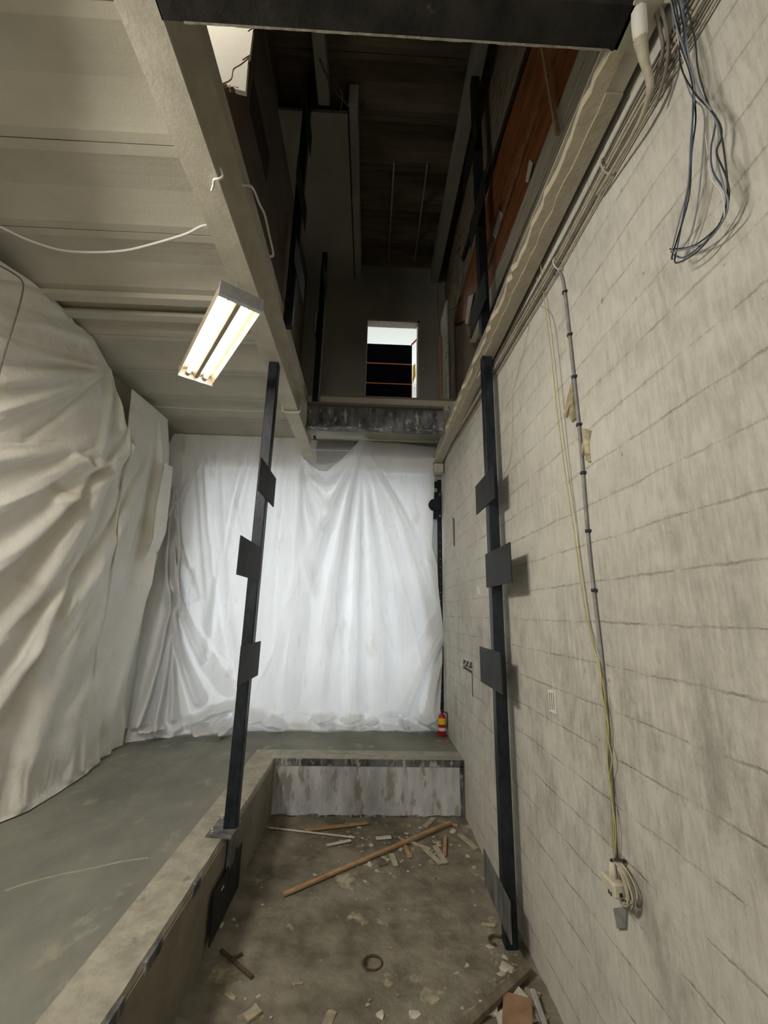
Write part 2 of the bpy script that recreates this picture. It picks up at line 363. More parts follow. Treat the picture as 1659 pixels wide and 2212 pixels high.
# ceiling: cross panels with a shallow trough each, ribs hanging down at the joints
def ceiling_panels(x0, x1, y0, y1, zb, pitch, ph, m, mj, thick=0.16, depth=0.035):
    n0 = math.floor((y0 - ph) / pitch); bm = B(); bj = B()
    prof = [(0.0, 0), (0.10, 0), (0.14, 0.20), (0.22, 0.50), (0.34, 0.80), (0.5, 1.0), (0.66, 0.80), (0.78, 0.50), (0.86, 0.20), (0.90, 0), (1.0, 0)]
    y = ph + n0 * pitch
    while y < y1:
        pts = []
        for t, h in prof:
            yy = y + 0.004 + t * (pitch - 0.008)
            if y0 <= yy <= y1: pts.append((yy, zb + h * depth))
        if len(pts) > 1:
            poly = [(x0, p[0], p[1]) for p in pts] + [(x0, pts[-1][0], zb + thick), (x0, pts[0][0], zb + thick)]
            prism(bm, poly, (x1 - x0, 0, 0))
        if y0 < y < y1: box(bj, (x0, y - 0.006, zb + 0.012), (x1, y + 0.006, zb + 0.10))
        y += pitch
    return bm, bj
bm, bj = ceiling_panels(XL, -1.0, -6, YB, ZC, 0.64, 0.765, M_CEIL, M_JOINT)
b2, bj2 = ceiling_panels(-0.95, XW, 5.36, YB, ZC, 0.64, 0.765, M_CEIL, M_JOINT)
c = struct('ceiling', bm, M_CEIL); struct('panel_joint', bj, M_JOINT, c)
c = struct('ceiling', b2, M_CEIL); struct('panel_joint', bj2, M_JOINT, c)
struct('ceiling', boxes(((-1.0, -6, ZC), (XW, 1.08, ZC + 0.16))), M_CEIL)
# floor slab above (upper storey floor left of the shaft)
# ceiling batten strips next to the lamp: two projecting painted slats
for k, (y, hh) in enumerate(((3.37, 0.055), (3.62, 0.045))):
    o = obj('ceiling_batten', boxes(((-3.2, y - 0.045, ZC - hh), (-1.13, y + 0.045, ZC + 0.001))), M_CEIL)
    tag(o, ['cream ceiling batten across the left bay, the nearer of the pair above the lamp', 'cream ceiling batten across the left bay, the farther of the pair above the lamp'][k], 'batten', 'projecting ceiling battens')
# upper storey
ZU = 7.65
struct('wall_upper_back', boxes(((-2.4, YB - 0.1, ZC + 0.1), (-0.16, YB + 0.05, 8.1)), ((0.77, YB - 0.1, ZC + 0.1), (1.6, YB + 0.05, 8.1)),
                                ((-0.16, YB - 0.1, 6.79), (0.77, YB + 0.05, 8.1)), ((-0.16, YB - 0.1, ZC + 0.05), (0.77, YB + 0.05, ZC + 0.15))), M_UPWALL)
struct('wall_upper_left', boxes(((-1.42, 2.36, ZC + 0.16), (-1.30, YB - 0.1, 8.3))), M_UPDARK)
struct('wall_upper_right', boxes(((1.26, -1, 4.40), (1.5, YB, 8.3))), M_UPDARK)
struct('wall_upper_front', boxes(((-3.2, -1.2, ZC + 0.16), (1.5, -1.0, 8.3))), M_UPDARK)
struct('wall_upper_far_left', boxes(((-3.3, -1.2, ZC + 0.16), (-3.1, YB, 8.3))), M_UPDARK)
struct('floor_upper', boxes(((-0.95, 5.40, ZC + 0.16), (1.26, YB - 0.1, ZC + 0.2))), M_UPDARK)
struct('ceiling_upper', boxes(((-1.42, 3.88, ZU), (-0.44, YB - 0.1, ZU + 0.05)), ((-3.2, -1.2, ZU), (-1.30, YB, ZU + 0.05))), M_UPWALL)
bm, bj = ceiling_panels(-3.2, 1.5, -1, YB, 7.95, 0.62, 0.35, None, None, 0.18, 0.10)
c = struct('ceiling_upper_planks', bm, M_UPCEIL); struct('panel_joint', bj, M_JOINT, c)
# fragment of a white plastered cross wall upstairs with a broken lower edge
edge = [(-0.978, 5.195), (-1.02, 5.205), (-1.05, 5.212), (-1.075, 5.235), (-1.10, 5.225), (-1.12, 5.262), (-1.145, 5.255), (-1.155, 5.215), (-1.16, 5.16), (-1.18, 5.13), (-1.21, 5.16), (-1.3, 5.2), (-1.6, 5.17), (-2.6, 5.2)]
poly = [(x, 2.2, z) for x, z in edge] + [(-2.6, 2.2, 7.64), (-0.985, 2.2, 7.64), (-0.985, 2.2, 5.90), (-0.998, 2.2, 5.86), (-0.985, 2.2, 5.83), (-0.983, 2.2, 5.56), (-1.0, 2.2, 5.53), (-0.99, 2.2, 5.50)]
bm = B(); prism(bm, poly, (0, 0.03, 0))
wf = struct('wall_upper_cross', bm, M_WHITEP)
bm = B()
for pts in ([(-1.15, 2.197, 5.25), (-1.09, 2.197, 5.30), (-1.085, 2.197, 5.40), (-1.04, 2.197, 5.45), (-0.99, 2.197, 5.52)], [(-0.985, 2.197, 5.55), (-1.03, 2.197, 5.50)], [(-0.985, 2.197, 5.84), (-1.02, 2.197, 5.80)]):
    tube(bm, pts, 0.0025, 5, 3)
for k in range(9): lump(bm, (-1.15 + 0.014 * k, 2.215, 5.225 + 0.006 * math.sin(k * 2)), (0.014, 0.02, 0.016), k)
struct('exposed_brick', bm, mat('exposed_brick', (0.12, 0.06, 0.035), (0.22, 0.12, 0.07), 30, 0.9), wf, 'brown broken brick and cracks')

# ------------------------------------------------------------------ steel frame
def ibeam_y(x0, x1, y0, y1, z0, z1, t=0.014, web=0.010):
    xm = (x0 + x1) / 2
    return boxes(((x0, y0, z0), (x1, y1, z0 + t)), ((xm - web / 2, y0, z0 + t), (xm + web / 2, y1, z1 - t)), ((x0, y0, z1 - t), (x1, y1, z1)))
o = obj('steel_beam', ibeam_y(-1.10, -0.925, -1.0, 6.35, 4.0, 4.43), M_CREAM)
tag(o, 'long cream painted steel beam along the left side of the ceiling opening', 'beam')
o = obj('steel_channel', boxes(((-0.992, 1.25, 4.445), (-0.945, 5.355, 4.62))), M_CREAM)
tag(o, 'cream slab edge board on top of the left beam', 'edge board')
o = obj('steel_beam', boxes(((0.985, -1.0, 4.0), (1.115, 6.40, 4.012)), ((1.02, -1.0, 4.012), (1.03, 6.40, 4.13)), ((0.985, -1.0, 4.13), (1.115, 6.40, 4.14))), M_CREAM)
tag(o, 'cream painted steel beam along the wall on the right of the opening', 'beam')
# strip of plaster left on the right beam, ragged inner edge
bm = B(); top = []; rnd = random.Random(3)
pts = []
for k in range(60):
    y = 1.38 + k * 0.083
    pts.append((1.035 - 0.02 * min(1, (y - 1.38) / 1.5) + rnd.uniform(-0.008, 0.008), y, 3.985))
poly = pts + [(1.113, pts[-1][1], 3.985), (1.113, 1.38, 3.985)]
prism(bm, poly, (0, 0, 0.014))
o = obj('plaster_strip', bm, mat('plaster_strip', (0.38, 0.335, 0.25), (0.46, 0.41, 0.31), 10, 0.85, bump=0.3)); tag(o, 'ragged strip of beige plaster stuck under the right beam', 'plaster')
bm = B()
poly = [(0.955, 1.3, 4.014)]
pts = [(0.975 - 0.05 * abs(noise.noise((k * 0.9, 0, 0))), 1.24 + k * 0.05, 3.996) for k in range(80)]
pts2 = [(1.035, 1.24 + k * 0.05, 3.996) for k in range(80)][::-1]
prism(bm, pts + pts2, (0, 0, 0.05))
o = obj('mortar_ridge', bm, mat('mortar_ridge', (0.42, 0.36, 0.26), (0.50, 0.44, 0.32), 12, 0.9, bump=0.5)); tag(o, 'crumbly beige mortar ridge with a ragged edge on the inner lip of the right beam', 'mortar')
# front cross beam and rear cross beam
def ibeam_x(x0, x1, y0, y1, z0, z1, t=0.016, web=0.012):
    ym = (y0 + y1) / 2
    return boxes(((x0, y0, z0), (x1, y1, z0 + t)), ((x0, ym - web / 2, z0 + t), (x1, ym + web / 2, z1 - t)), ((x0, y0, z1 - t), (x1, y1, z1)))
M_BEAMK = mat('blackened_beam', (0.012, 0.011, 0.010), (0.035, 0.032, 0.027), 5, 0.7, bump=0.2, bscale=20, c3=(0.085, 0.075, 0.06), s3=8, t3=0.66, stretch=(1, 1, 1), spec=0.15)
fb = thing('cross_beam', (0, 1.18, 4.0), 'black steel cross beam overhead at the near end of the opening', 'beam')
obj('web', boxes(((-0.93, 1.10, 4.0), (1.0, 1.235, 4.016)), ((-0.93, 1.10, 4.016), (1.0, 1.115, 4.38)), ((-0.93, 1.10, 4.38), (1.0, 1.235, 4.40))), M_BEAMK, fb)
bm = B(); pr = None
for k in range(60):
    x = -0.84 + k * 0.03
    r_ = 0.003 + 0.006 * abs(noise.noise((x * 9, 2, 0)))
    box(bm, (x, 1.233, 3.998), (x + 0.031, 1.237 + r_, 4.010 + r_))
obj('mortar_edge', bm, mat('mortar_edge', (0.20, 0.18, 0.14), (0.36, 0.33, 0.26), 30, 0.9), fb).__setitem__('label', 'pale mortar crust along the edge')
rb = thing('cross_beam', (0, 5.3, 4.0), 'dusty black steel cross beam at the far end of the opening, below the doorway', 'beam')
obj('web', ibeam_x(-0.925, 0.97, 5.24, 5.37, 4.06, 4.42), M_EDGE, rb)
obj('dust_ledge', boxes(((-0.92, 5.235, 4.395), (0.965, 5.30, 4.43))), mat('thick_dust', (0.12, 0.105, 0.085), (0.17, 0.15, 0.12), 20, 0.95, bump=0.5), rb)

# ------------------------------------------------------------------ posts with welded plates
def plate(bm, x, y0, y1, z0, z1, sh=0.0, t=0.008):
    """square cut plate in the wall direction, slightly skewed"""
    poly = [(x, y0, z0), (x, y1, z0 + sh), (x, y1, z1 + sh), (x, y0, z1)]
    prism(bm, poly, (t, 0, 0))
def hollow(bm, x0, x1, y0, y1, z0, z1):
    box(bm, (x0, y0, z0), (x1, y1, z1), 0.006)
lp = thing('steel_post', (-1.0, 3.7, 0), 'black square steel post standing on the curb left of the pit', 'post')
bm = B(); hollow(bm, -1.045, -0.952, 3.66, 3.753, 0.012, 4.0); obj('tube', bm, M_BLACK, lp)
bm = B(); prism(bm, [(-1.14, 3.56, 0.006), (-0.945, 3.535, 0.006), (-0.945, 3.80, 0.006), (-1.125, 3.87, 0.006)], (0, 0, 0.010))
bp = obj('base_plate', bm, M_PLATED, lp)
bm = B()
for x, y in ((-1.105, 3.60), (-1.10, 3.81)):
    r_ = bmesh.ops.create_cone(bm, cap_ends=True, segments=6, radius1=0.012, radius2=0.012, depth=0.012, matrix=Matrix.Translation((x, y, 0.022)))
    tube(bm, [(x, y, 0.02), (x, y, 0.05)], 0.005, 8, 0)
    obj('anchor_bolt', bm, M_GALV, bp); bm = B()
bm.free()
for n_, a in enumerate(((3.36, 3.95, 2.60, 2.89), (3.04, 3.665, 1.87, 2.155), (3.33, 3.91, 1.075, 1.36))):
    bm = B(); plate(bm, -0.952, *a); obj('plate', bm, M_PLATE, lp)
obj('hanger_strip', boxes(((-0.985, 3.62, -0.22), (-0.955, 3.72, 0.006))), M_PLATED, lp)
bm = B(); plate(bm, -0.968, 3.32, 3.95, -0.50, -0.20); pl = obj('plate', bm, M_PLATE, lp)
bm = B()
for p in (at(480, 1920, X=-0.96), at(480, 2000, X=-0.96)):
    bm = B(); lump(bm, (p.x - 0.004, p.y, p.z), (0.012, 0.03, 0.016), 5); obj('mortar_blob', bm, M_STONEW, pl)
rp = thing('steel_post', (1.045, 3.455, ZP), 'black square steel post standing in the pit against the right wall', 'post')
bm = B(); hollow(bm, 1.0, 1.09, 3.41, 3.50, ZP, 4.0); obj('tube', bm, M_BLACK, rp)
for a in ((3.21, 3.79, 2.545, 2.825, 0.0), (2.90, 3.535, 1.852, 2.135, 0.0), (3.22, 3.82, 1.067, 1.358, 0.0)):
    bm = B(); plate(bm, 0.992, *a); obj('plate', bm, M_PLATE, rp)
bm = B(); plate(bm, 0.992, 3.26, 3.90, -0.45, -0.215); obj('plate', bm, M_PLATED, rp)['label'] = 'dust covered plate at the foot'
# posts of the upper storey
def upost(label, x0, x1, y0, y1, plates, m=M_BLACK, z1=7.94, z0=4.62):
    t_ = thing('upper_post', ((x0 + x1) / 2, (y0 + y1) / 2, z0), label, 'post')
    bm = B(); hollow(bm, x0, x1, y0, y1, z0, z1); obj('tube', bm, m, t_)
    for (px_, a, b_, c, d) in plates:
        bm = B(); plate(bm, px_, a, b_, c, d); obj('plate', bm, M_PLATE, t_)
    return t_
upost('dark steel post upstairs rising behind the left beam', -0.943, -0.855, 3.66, 3.75,
      ((-0.855, 3.5, 4.1, 5.05, 5.35), (-0.855, 3.3, 3.9, 5.85, 6.15), (-0.855, 3.25, 3.85, 6.9, 7.2)), z0=4.43)
upost('dark steel post upstairs rising from the wall side beam on the right', 1.0, 1.09, 3.41, 3.50,
      ((0.992, 3.2, 3.8, 4.45, 4.75), (0.992, 3.1, 3.7, 5.5, 5.8), (0.992, 3.3, 3.9, 6.5, 6.8)), z0=4.14, z1=7.62)
u = upost('slender dark post upstairs beside the grey wall left of the doorway', -0.86, -0.78, 5.25, 5.33, ((-0.78, 4.9, 5.4, 6.2, 6.5), (-0.862, 5.0, 5.5, 5.4, 5.7)), z0=4.43, z1=6.95)
obj('rail', boxes(((-0.778, 5.245, 4.45), (-0.762, 5.26, 6.2))), M_CHROME, u)['label'] = 'shiny bare metal rail'
# beams of the upper ceiling
o = obj('ceiling_joist', boxes(((-0.42, 3.75, ZU - 0.02), (-0.31, YB - 0.1, 7.94))), M_UPWALL)
tag(o, 'grey brown joist of the upper ceiling above the doorway', 'joist')
o = obj('ceiling_joist', boxes(((0.98, 1.3, ZU - 0.02), (1.12, YB - 0.1, 7.94))), M_UPWALL); tag(o, 'grey brown joist of the upper ceiling along the right wall', 'joist')
o = obj('ceiling_joist', boxes(((-0.80, 1.0, 7.72), (-0.66, 3.85, 7.94))), M_UPWALL); tag(o, 'grey brown joist inside the dark opening of the upper ceiling', 'joist')
o = obj('joist_strip', boxes(((-0.405, 3.80, 7.612), (-0.325, 4.9, 7.63))), M_CHROME); tag(o, 'bright worn metal strip under the near end of the upper joist', 'metal strip')
for k, (x, lab) in enumerate(((0.18, 'left'), (0.66, 'right'))):
    o = obj('ceiling_rail', boxes(((x - 0.012, 4.6, 7.90), (x + 0.012, 6.3, 7.949))), M_CHROME)
    tag(o, f'thin metal rail under the dark upper ceiling, {lab} of the two', 'rail', 'thin rails under the upper ceiling')
o = obj('wall_vent', boxes(((-1.30, 3.05, 6.35), (-1.292, 3.75, 6.75))), mat('vent_patch', (0.075, 0.065, 0.06), rough=0.9)); tag(o, 'dark rectangular patch on the brown wall upstairs', 'patch')

# right side of the shaft upstairs: hardboard and board cladding on the wall
def clad(name, q, x, t, m, label, cat, group=None, jag=0):
    pts = [at(*p, X=x) for p in q]
    bm = B()
    if jag:
        out = []
        for i, p in enumerate(pts):
            nxt = pts[(i + 1) % len(pts)]
            n_ = max(2, int((nxt - p).length / 0.05))
            for k in range(n_):
                v = p.lerp(nxt, k / n_); v.z += jag * noise.noise((v.y * 11, v.z * 3, i)); out.append(v)
        pts = out
    for p in pts: p.x = x
    prism(bm, pts, (t, 0, 0))
    o = obj(name, bm, m); return tag(o, label, cat, group)
clad('lath_panel', [(1060, 60), (1170, 60), (988, 660), (950, 680)], 1.245, 0.014, M_BROWNW, 'dark weathered lath panel on the upper right wall, beside the dark post', 'panel')
clad('orange_hardboard', [(1150, 60), (1212, 60), (1010, 690), (980, 700)], 1.228, 0.014, M_ORANGE, 'wide orange brown hardboard panel high on the upper right wall', 'panel', None, 0.012)
clad('orange_hardboard', [(1218, 60), (1272, 60), (1018, 735), (1006, 715)], 1.222, 0.014, M_ORANGE, 'narrow orange brown hardboard strip below the wide hardboard panel', 'panel', None, 0.012)
clad('timber_board', [(1262, 80), (1300, 80), (1028, 740), (1014, 740)], 1.205, 0.018, M_GREYW, 'grey weathered board under the orange hardboard strip, upper of two', 'board', None, 0.01)
clad('timber_board', [(1298, 80), (1345, 80), (1015, 830), (1000, 830)], 1.19, 0.018, M_GREYW, 'grey weathered board just above the right beam, lower of two', 'board', None, 0.014)
clad('timber_batten', [(1207, 60), (1218, 60), (1012, 705), (1007, 705)], 1.205, 0.03, mat('batten_brown', (0.16, 0.07, 0.03), (0.26, 0.12, 0.05), 12, 0.8), 'thin reddish batten between the two orange hardboards', 'batten')
clad('timber_batten', [(1150, 60), (1157, 60), (1000, 560), (995, 560)], 1.21, 0.03, mat('batten_dark', (0.03, 0.02, 0.012), rough=0.9), 'thin dark batten on the upper edge of the wide hardboard', 'batten')
bm = B(); obox(bm, at(1172, 95, X=1.12), at(1205, 290, X=1.16), 0.02, 0.03, (1, 0, 0)); o = obj('timber_lath', bm, M_WOOD); tag(o, 'loose brown lath hanging diagonally across the orange hardboard', 'lath')
for k, (q, lab) in enumerate((([(1143, 345), (1150, 352), (1140, 395), (1135, 392)], 'highest'), ([(1078, 455), (1085, 462), (1070, 515), (1064, 508)], 'middle'), ([(1012, 640), (1022, 635), (1010, 700), (1004, 700)], 'lowest'))):
    clad('paper_scrap', q, 1.20, 0.008, M_PALE, f'pale torn scrap clinging to the orange hardboard, {lab} of three', 'scrap', 'torn scraps on the hardboard')
o = obj('leaning_panel', boxes(((1.06, 5.45, 4.62), (1.085, 5.95, 6.35))), M_GREYW); tag(o, 'pale grey board leaning upright right of the upstairs doorway', 'board')
bm = B(); obox(bm, (1.04, 5.9, 4.62), (1.04, 5.86, 6.0), 0.04, 0.03, (1, 0, 0)); o = obj('timber_stud', bm, M_WOOD); tag(o, 'brown timber stud standing beside the pale leaning board upstairs', 'stud')
# doorway upstairs and the room beyond
o = obj('door_casing', boxes(((-0.165, YB - 0.11, 6.75), (0.775, YB + 0.06, 6.79)), ((0.74, YB - 0.11, 4.6), (0.775, YB + 0.06, 6.79))), M_PALE)
o['kind'] = 'structure'; o.name = 'door_1'
M_BRIGHT = mat('white_room_paint', (0.8, 0.82, 0.82), rough=0.8)
struct('wall_beyond_doorway', boxes(((-2.2, 11, 4.5), (2.6, 11.1, 8.2)), ((-2.3, YB + 0.06, 4.5), (-2.2, 11, 8.2)), ((2.6, YB + 0.06, 4.5), (2.7, 11, 8.2))), M_BRIGHT)
struct('ceiling_beyond_doorway', boxes(((-2.2, YB + 0.06, 8.1), (2.6, 11.1, 8.2))), M_BRIGHT)
struct('floor_beyond_doorway', boxes(((-2.2, YB + 0.06, 4.5), (2.6, 11.1, 4.6))), M_UPDARK)
ck = thing('shelf_unit', (0.2, 7.5, 4.6), 'black panelled shelf unit with thin orange edges inside the bright doorway', 'shelf')
a = at(795, 742, Y=7.4); b_ = at(890, 745, Y=7.4)
obj('carcass', boxes(((a.x - 0.3, 7.4, 4.6), (b_.x, 8.3, a.z))), mat('matt_black', (0.002, 0.002, 0.004), rough=0.9, spec=0.02), ck)
M_OR = mat('orange_edge', (0.45, 0.14, 0.03), rough=0.5)
for y_ in (785, 828, 877):
    z = at(840, y_, Y=7.38).z; obj('edge_strip', boxes(((a.x - 0.3, 7.385, z - 0.007), (b_.x, 7.40, z + 0.007))), M_OR, ck)
obj('edge_strip', boxes(((b_.x - 0.006, 7.385, 4.6), (b_.x + 0.006, 7.40, at(888, 790, Y=7.4).z))), M_OR, ck)
bm = B(); p0 = at(889, 745, Y=7.6); p1 = at(904, 730, Y=7.6)
obox(bm, p0, p1, 0.02, 0.03); o = obj('barrier_tape', bm, M_RED); tag(o, 'red barrier tape stretched inside the bright doorway', 'tape')
bm = B(); prism(bm, [at(892, 790, Y=7.9), at(897, 785, Y=7.9), at(898, 812, Y=7.9), at(891, 830, Y=7.9)], (0, 0.02, 0)); o = obj('yellow_sign', bm, M_YEL); tag(o, 'narrow yellow panel right of the black shelf unit beyond the doorway', 'sign')
sw = thing('wall_switch', (at(914, 790, Y=6.5)), 'pair of pale switch boxes on the grey wall right of the upstairs doorway', 'switch')
for n_, (x0, y0, x1, y1) in enumerate(((909, 776, 917, 789), (910, 793, 918, 805))):
    p, q = at(x0, y0, Y=6.5), at(x1, y1, Y=6.5)
    obj('switch_box', boxes(((p.x, 6.48, q.z), (q.x, 6.5, p.z))), M_BEIGEP, sw)
p = at(914, 798, Y=6.48); obj('button', boxes(((p.x - 0.015, 6.465, p.z - 0.015), (p.x + 0.015, 6.48, p.z + 0.015))), M_PAPER, sw)

# ------------------------------------------------------------------ fluorescent fixture
ZL = 3.70
q = [at(480, 628, Z=ZL), at(562, 672, Z=ZL), at(458, 834, Z=ZL), at(384, 806, Z=ZL)]   # near left, near right, far right, far left
A = (q[0] + q[1]) / 2; D_ = (q[2] + q[3]) / 2
ax = (D_ - A).normalized(); wdt = 0.5 * ((q[1] - q[0]).length + (q[2] - q[3]).length)
sd = ax.cross(Vector((0, 0, 1))).normalized(); up = Vector((0, 0, 1)); Ln = (D_ - A).length
def fp(l, s, z): return A + ax * l + sd * s * wdt / 2 + up * z
fx = thing('fluorescent_lamp', (A + D_) / 2 + up * 0.09, 'lit two tube fluorescent fixture hanging under the ceiling beside the left beam', 'lamp')
bm = B()
prof = [(-1, 0.0), (-0.86, 0.055), (-0.60, 0.07), (-0.40, 0.06), (-0.10, 0.012), (0.10, 0.012), (0.40, 0.06), (0.60, 0.07), (0.86, 0.055), (1, 0.0), (1, 0.085), (-1, 0.085)]
va = [bm.verts.new(fp(0.03, s, z)) for s, z in prof]; vb = [bm.verts.new(fp(Ln - 0.02, s, z)) for s, z in prof]
for i in range(len(prof)):
    j = (i + 1) % len(prof); bm.faces.new((va[i], va[j], vb[j], vb[i]))
bm.faces.new(va); bm.faces.new(vb[::-1])
hs = obj('reflector', bm, M_REFL, fx)
bm = B(); obox(bm, fp(0.0, 0, 0.04), fp(0.035, 0, 0.04), wdt * 1.03, 0.10, (0, 0, 1)); obj('end_plate', bm, M_GALV, fx)
bm = B(); obox(bm, fp(Ln - 0.02, 0, 0.03), fp(Ln, 0, 0.03), wdt * 1.03, 0.10, (0, 0, 1)); obj('end_plate', bm, M_GALV, fx)
for s in (-0.5, 0.5):
    bm = B(); tube(bm, [fp(0.07, s, 0.032), fp(Ln - 0.06, s, 0.032)], 0.019, 14, 0); tb = obj('lamp_tube', bm, M_TUBE, fx)
    bm = B(); tube(bm, [fp(0.035, s, 0.032), fp(0.07, s, 0.032)], 0.0195, 12, 0); obj('tube_cap', bm, M_TUBEEND, tb)
    bm = B(); tube(bm, [fp(Ln - 0.06, s, 0.032), fp(Ln - 0.02, s, 0.032)], 0.0195, 12, 0); obj('tube_cap', bm, M_TUBEEND, tb)
for l in (0.2, Ln - 0.2):
    p = fp(l, 0, 0.08); bm = B(); tube(bm, [p, (p.x, p.y, ZC + 0.02)], 0.003, 5, 0); obj('hanging_wire', bm, M_WIREG, fx)

# ------------------------------------------------------------------ plastic sheets
def pxarr(P):
    """project points (n,3) into the camera's view to place the folds traced from the cloth"""
    q = (P - np.array(cam_pos)) @ np.array(M)
    return np.stack([CX + F * q[:, 0] / -q[:, 2], CY - F * q[:, 1] / -q[:, 2]], 1)
def ridge(PX, pts, wd, amp, t0=0.0, t1=0.0):
    """fold following a line: gaussian crest, optional fade at either end"""
    pts = np.array(pts, float); best = np.full(len(PX), 1e9); par = np.zeros(len(PX)); L_ = 0
    seg = np.linalg.norm(np.diff(pts, axis=0), axis=1); tot = seg.sum()
    for i in range(len(pts) - 1):
        d = pts[i + 1] - pts[i]; r = PX - pts[i]
        t = np.clip((r @ d) / (d @ d), 0, 1)
        dist = np.linalg.norm(r - t[:, None] * d, axis=1)
        mk = dist < best; best[mk] = dist[mk]; par[mk] = ((L_ + t * seg[i]) / tot)[mk]; L_ += seg[i]
    wv = wd * (0.35 + 0.65 * par) if t0 > 0 else wd
    a = amp * np.exp(-(best / wv) ** 2)
    if t0: a *= np.clip(par / t0, 0.15, 1)
    if t1: a *= np.clip((1 - par) / t1, 0, 1)
    return a
def curve_pts(a, b_, bend):
    a = np.array(a, float); b_ = np.array(b_, float); n = np.array([-(b_ - a)[1], (b_ - a)[0]])
    return [tuple(a + (b_ - a) * t + n * bend * 4 * t * (1 - t)) for t in np.linspace(0, 1, 7)]
def sheet(name, Pg, ridges, normal, m, crink, seed, gain=1.0, lowk=3.0):
    """Pg: (nv,nu,3) base surface; ridges displaced along normal; crinkle noise"""
    nv, nu, _ = Pg.shape; P = Pg.reshape(-1, 3); PX = pxarr(P)
    d = np.zeros(len(P))
    for r in ridges: d += ridge(PX, *r)
    N_ = np.array(normal(P))
    cr = np.array([noise.noise((p[0] * 3.1 + seed, p[1] * 3.1, p[2] * 1.6)) * 1.0 + noise.noise((p[0] * 9 + seed, p[1] * 9, p[2] * 5)) * 0.45
                   + abs(noise.noise((p[0] * 21 + seed, p[1] * 21, p[2] * 14))) * 0.25 for p in P])
    low = np.clip((0.30 - P[:, 2]) / 0.30, 0, 1)
    d += crink * cr * (1 + lowk * low)
    P = P + N_ * np.maximum(d * gain, -0.05)[:, None]
    P[:, 2] = np.maximum(P[:, 2], 0.012)
    me = bpy.data.meshes.new(name)
    idx = np.arange(nv * nu).reshape(nv, nu)
    f = np.stack([idx[:-1, :-1], idx[:-1, 1:], idx[1:, 1:], idx[1:, :-1]], -1).reshape(-1, 4)
    me.from_pydata(P.tolist(), [], f.tolist()); me.polygons.foreach_set('use_smooth', [True] * len(f)); me.materials.append(m)
    o = bpy.data.objects.new(name, me); COL.objects.link(o); return o
def lin(x, xs, ys): return np.interp(x, xs, ys)

# back sheet -------------------------------------------------
nu, nv = 340, 300
s = np.linspace(0, 1, nu); t = np.linspace(0, 1, nv)
S, T = np.meshgrid(s, t)
# plan of the hem on the floor and of the top edge
fl = [at(272, 1606, Z=0), at(412, 1584, Z=0), at(500, 1580, Z=0), at(640, 1577, Z=0), at(950, 1579, Z=0)]
sb = [0, 0.16, 0.25, 0.42, 1.0]
bx = lin(S, sb, [p.x for p in fl]); by = lin(S, sb, [p.y for p in fl]) - 0.02
top_px = [(372, 990), (385, 945), (402, 932), (520, 936), (640, 940), (652, 985), (668, 1003), (690, 1016), (706, 1017), (733, 995), (764, 965), (783, 952), (862, 956), (940, 965)]
tp = [at(*p, Y=6.45) for p in top_px]
xs_top = np.array([p.x for p in tp]); zs_top = np.array([p.z for p in tp])
sx = (xs_top - xs_top[0]) / (xs_top[-1] - xs_top[0])
# s along the top follows x, with the corner folds squeezed into the left end
st = np.interp(S, [0, 0.16, 0.25, 0.42, 1.0], [0, 0.03, 0.10, 0.36, 1.0])
tx = xs_top[0] + st * (xs_top[-1] - xs_top[0]); tz = np.minimum(np.interp(st, sx, zs_top), ZC - 0.02)
ty = np.where(st < 0.03, 6.2 + st / 0.03 * 0.28, 6.48)
# the sheet hangs from the top and reaches its hem line progressively
tt = T
belly = 0.62 * (1 - tt) ** 2.2 + 0.38 * (1 - tt)
X_ = tx + (bx - tx) * belly; Y_ = ty + (by - ty) * (0.35 * (1 - tt) + 0.65 * (1 - tt) ** 4); Z_ = tz * tt
# right hem traced down the gap
re_px = [(940, 965), (938, 1070), (933, 1180), (945, 1220), (951, 1300), (958, 1365), (955, 1450), (950, 1579)]
re = [at(*p, Y=6.47) for p in re_px]
xr = np.interp(Z_, [p.z for p in re][::-1], [p.x for p in re][::-1])
X_ += (xr - X_[:, -1:]) * np.clip((S - 0.55) / 0.45, 0, 1) ** 1.5
Pg = np.stack([X_, Y_, Z_], -1)
rg = []
G0 = (781, 958)
for i, (ex, ey, bend, wd, am) in enumerate([(560, 1560, 0.03, 20, 0.05), (610, 1565, 0.04, 17, 0.055), (655, 1560, 0.03, 20, -0.05), (690, 1560, 0.02, 16, 0.05), (745, 1570, 0.01, 15, -0.05),
                                   (720, 1400, 0.02, 14, 0.05), (765, 1570, 0.0, 13, 0.05), (800, 1560, -0.01, 15, -0.035), (830, 1540, -0.015, 14, 0.035), (862, 1480, -0.03, 15, -0.035),
                                   (930, 1220, -0.02, 11, 0.05), (957, 1310, -0.05, 12, -0.04), (945, 1390, -0.06, 14, 0.045), (900, 1400, -0.04, 14, 0.03)]):
    rg.append((curve_pts(G0, (ex, ey), bend), wd, am, 0.25, 0.12))
# swag between beam end and the gather
for (k, am) in ((0, 0.05), (1, -0.04), (2, 0.045), (3, -0.03), (4, 0.04)):
    o_ = k * 24
    rg.append(([(655, 990 + k * 3), (672, 1022 + o_ * 0.6), (700, 1042 + o_), (722, 1035 + o_), (750, 1000 + o_ * 0.5), (779, 962)], 8 + k * 2, am, 0, 0))
G1 = (653, 988)
for (ex, ey, bend, wd, am) in [(662, 1250, 0.02, 9, 0.05), (690, 1420, 0.03, 14, -0.04), (640, 1300, 0.0, 13, 0.035), (610, 1500, 0.0, 16, -0.03), (700, 1180, 0.06, 9, 0.04), (705, 1330, 0.06, 13, 0.03)]:
    rg.append((curve_pts(G1, (ex, ey), bend), wd, am, 0.2, 0.3))
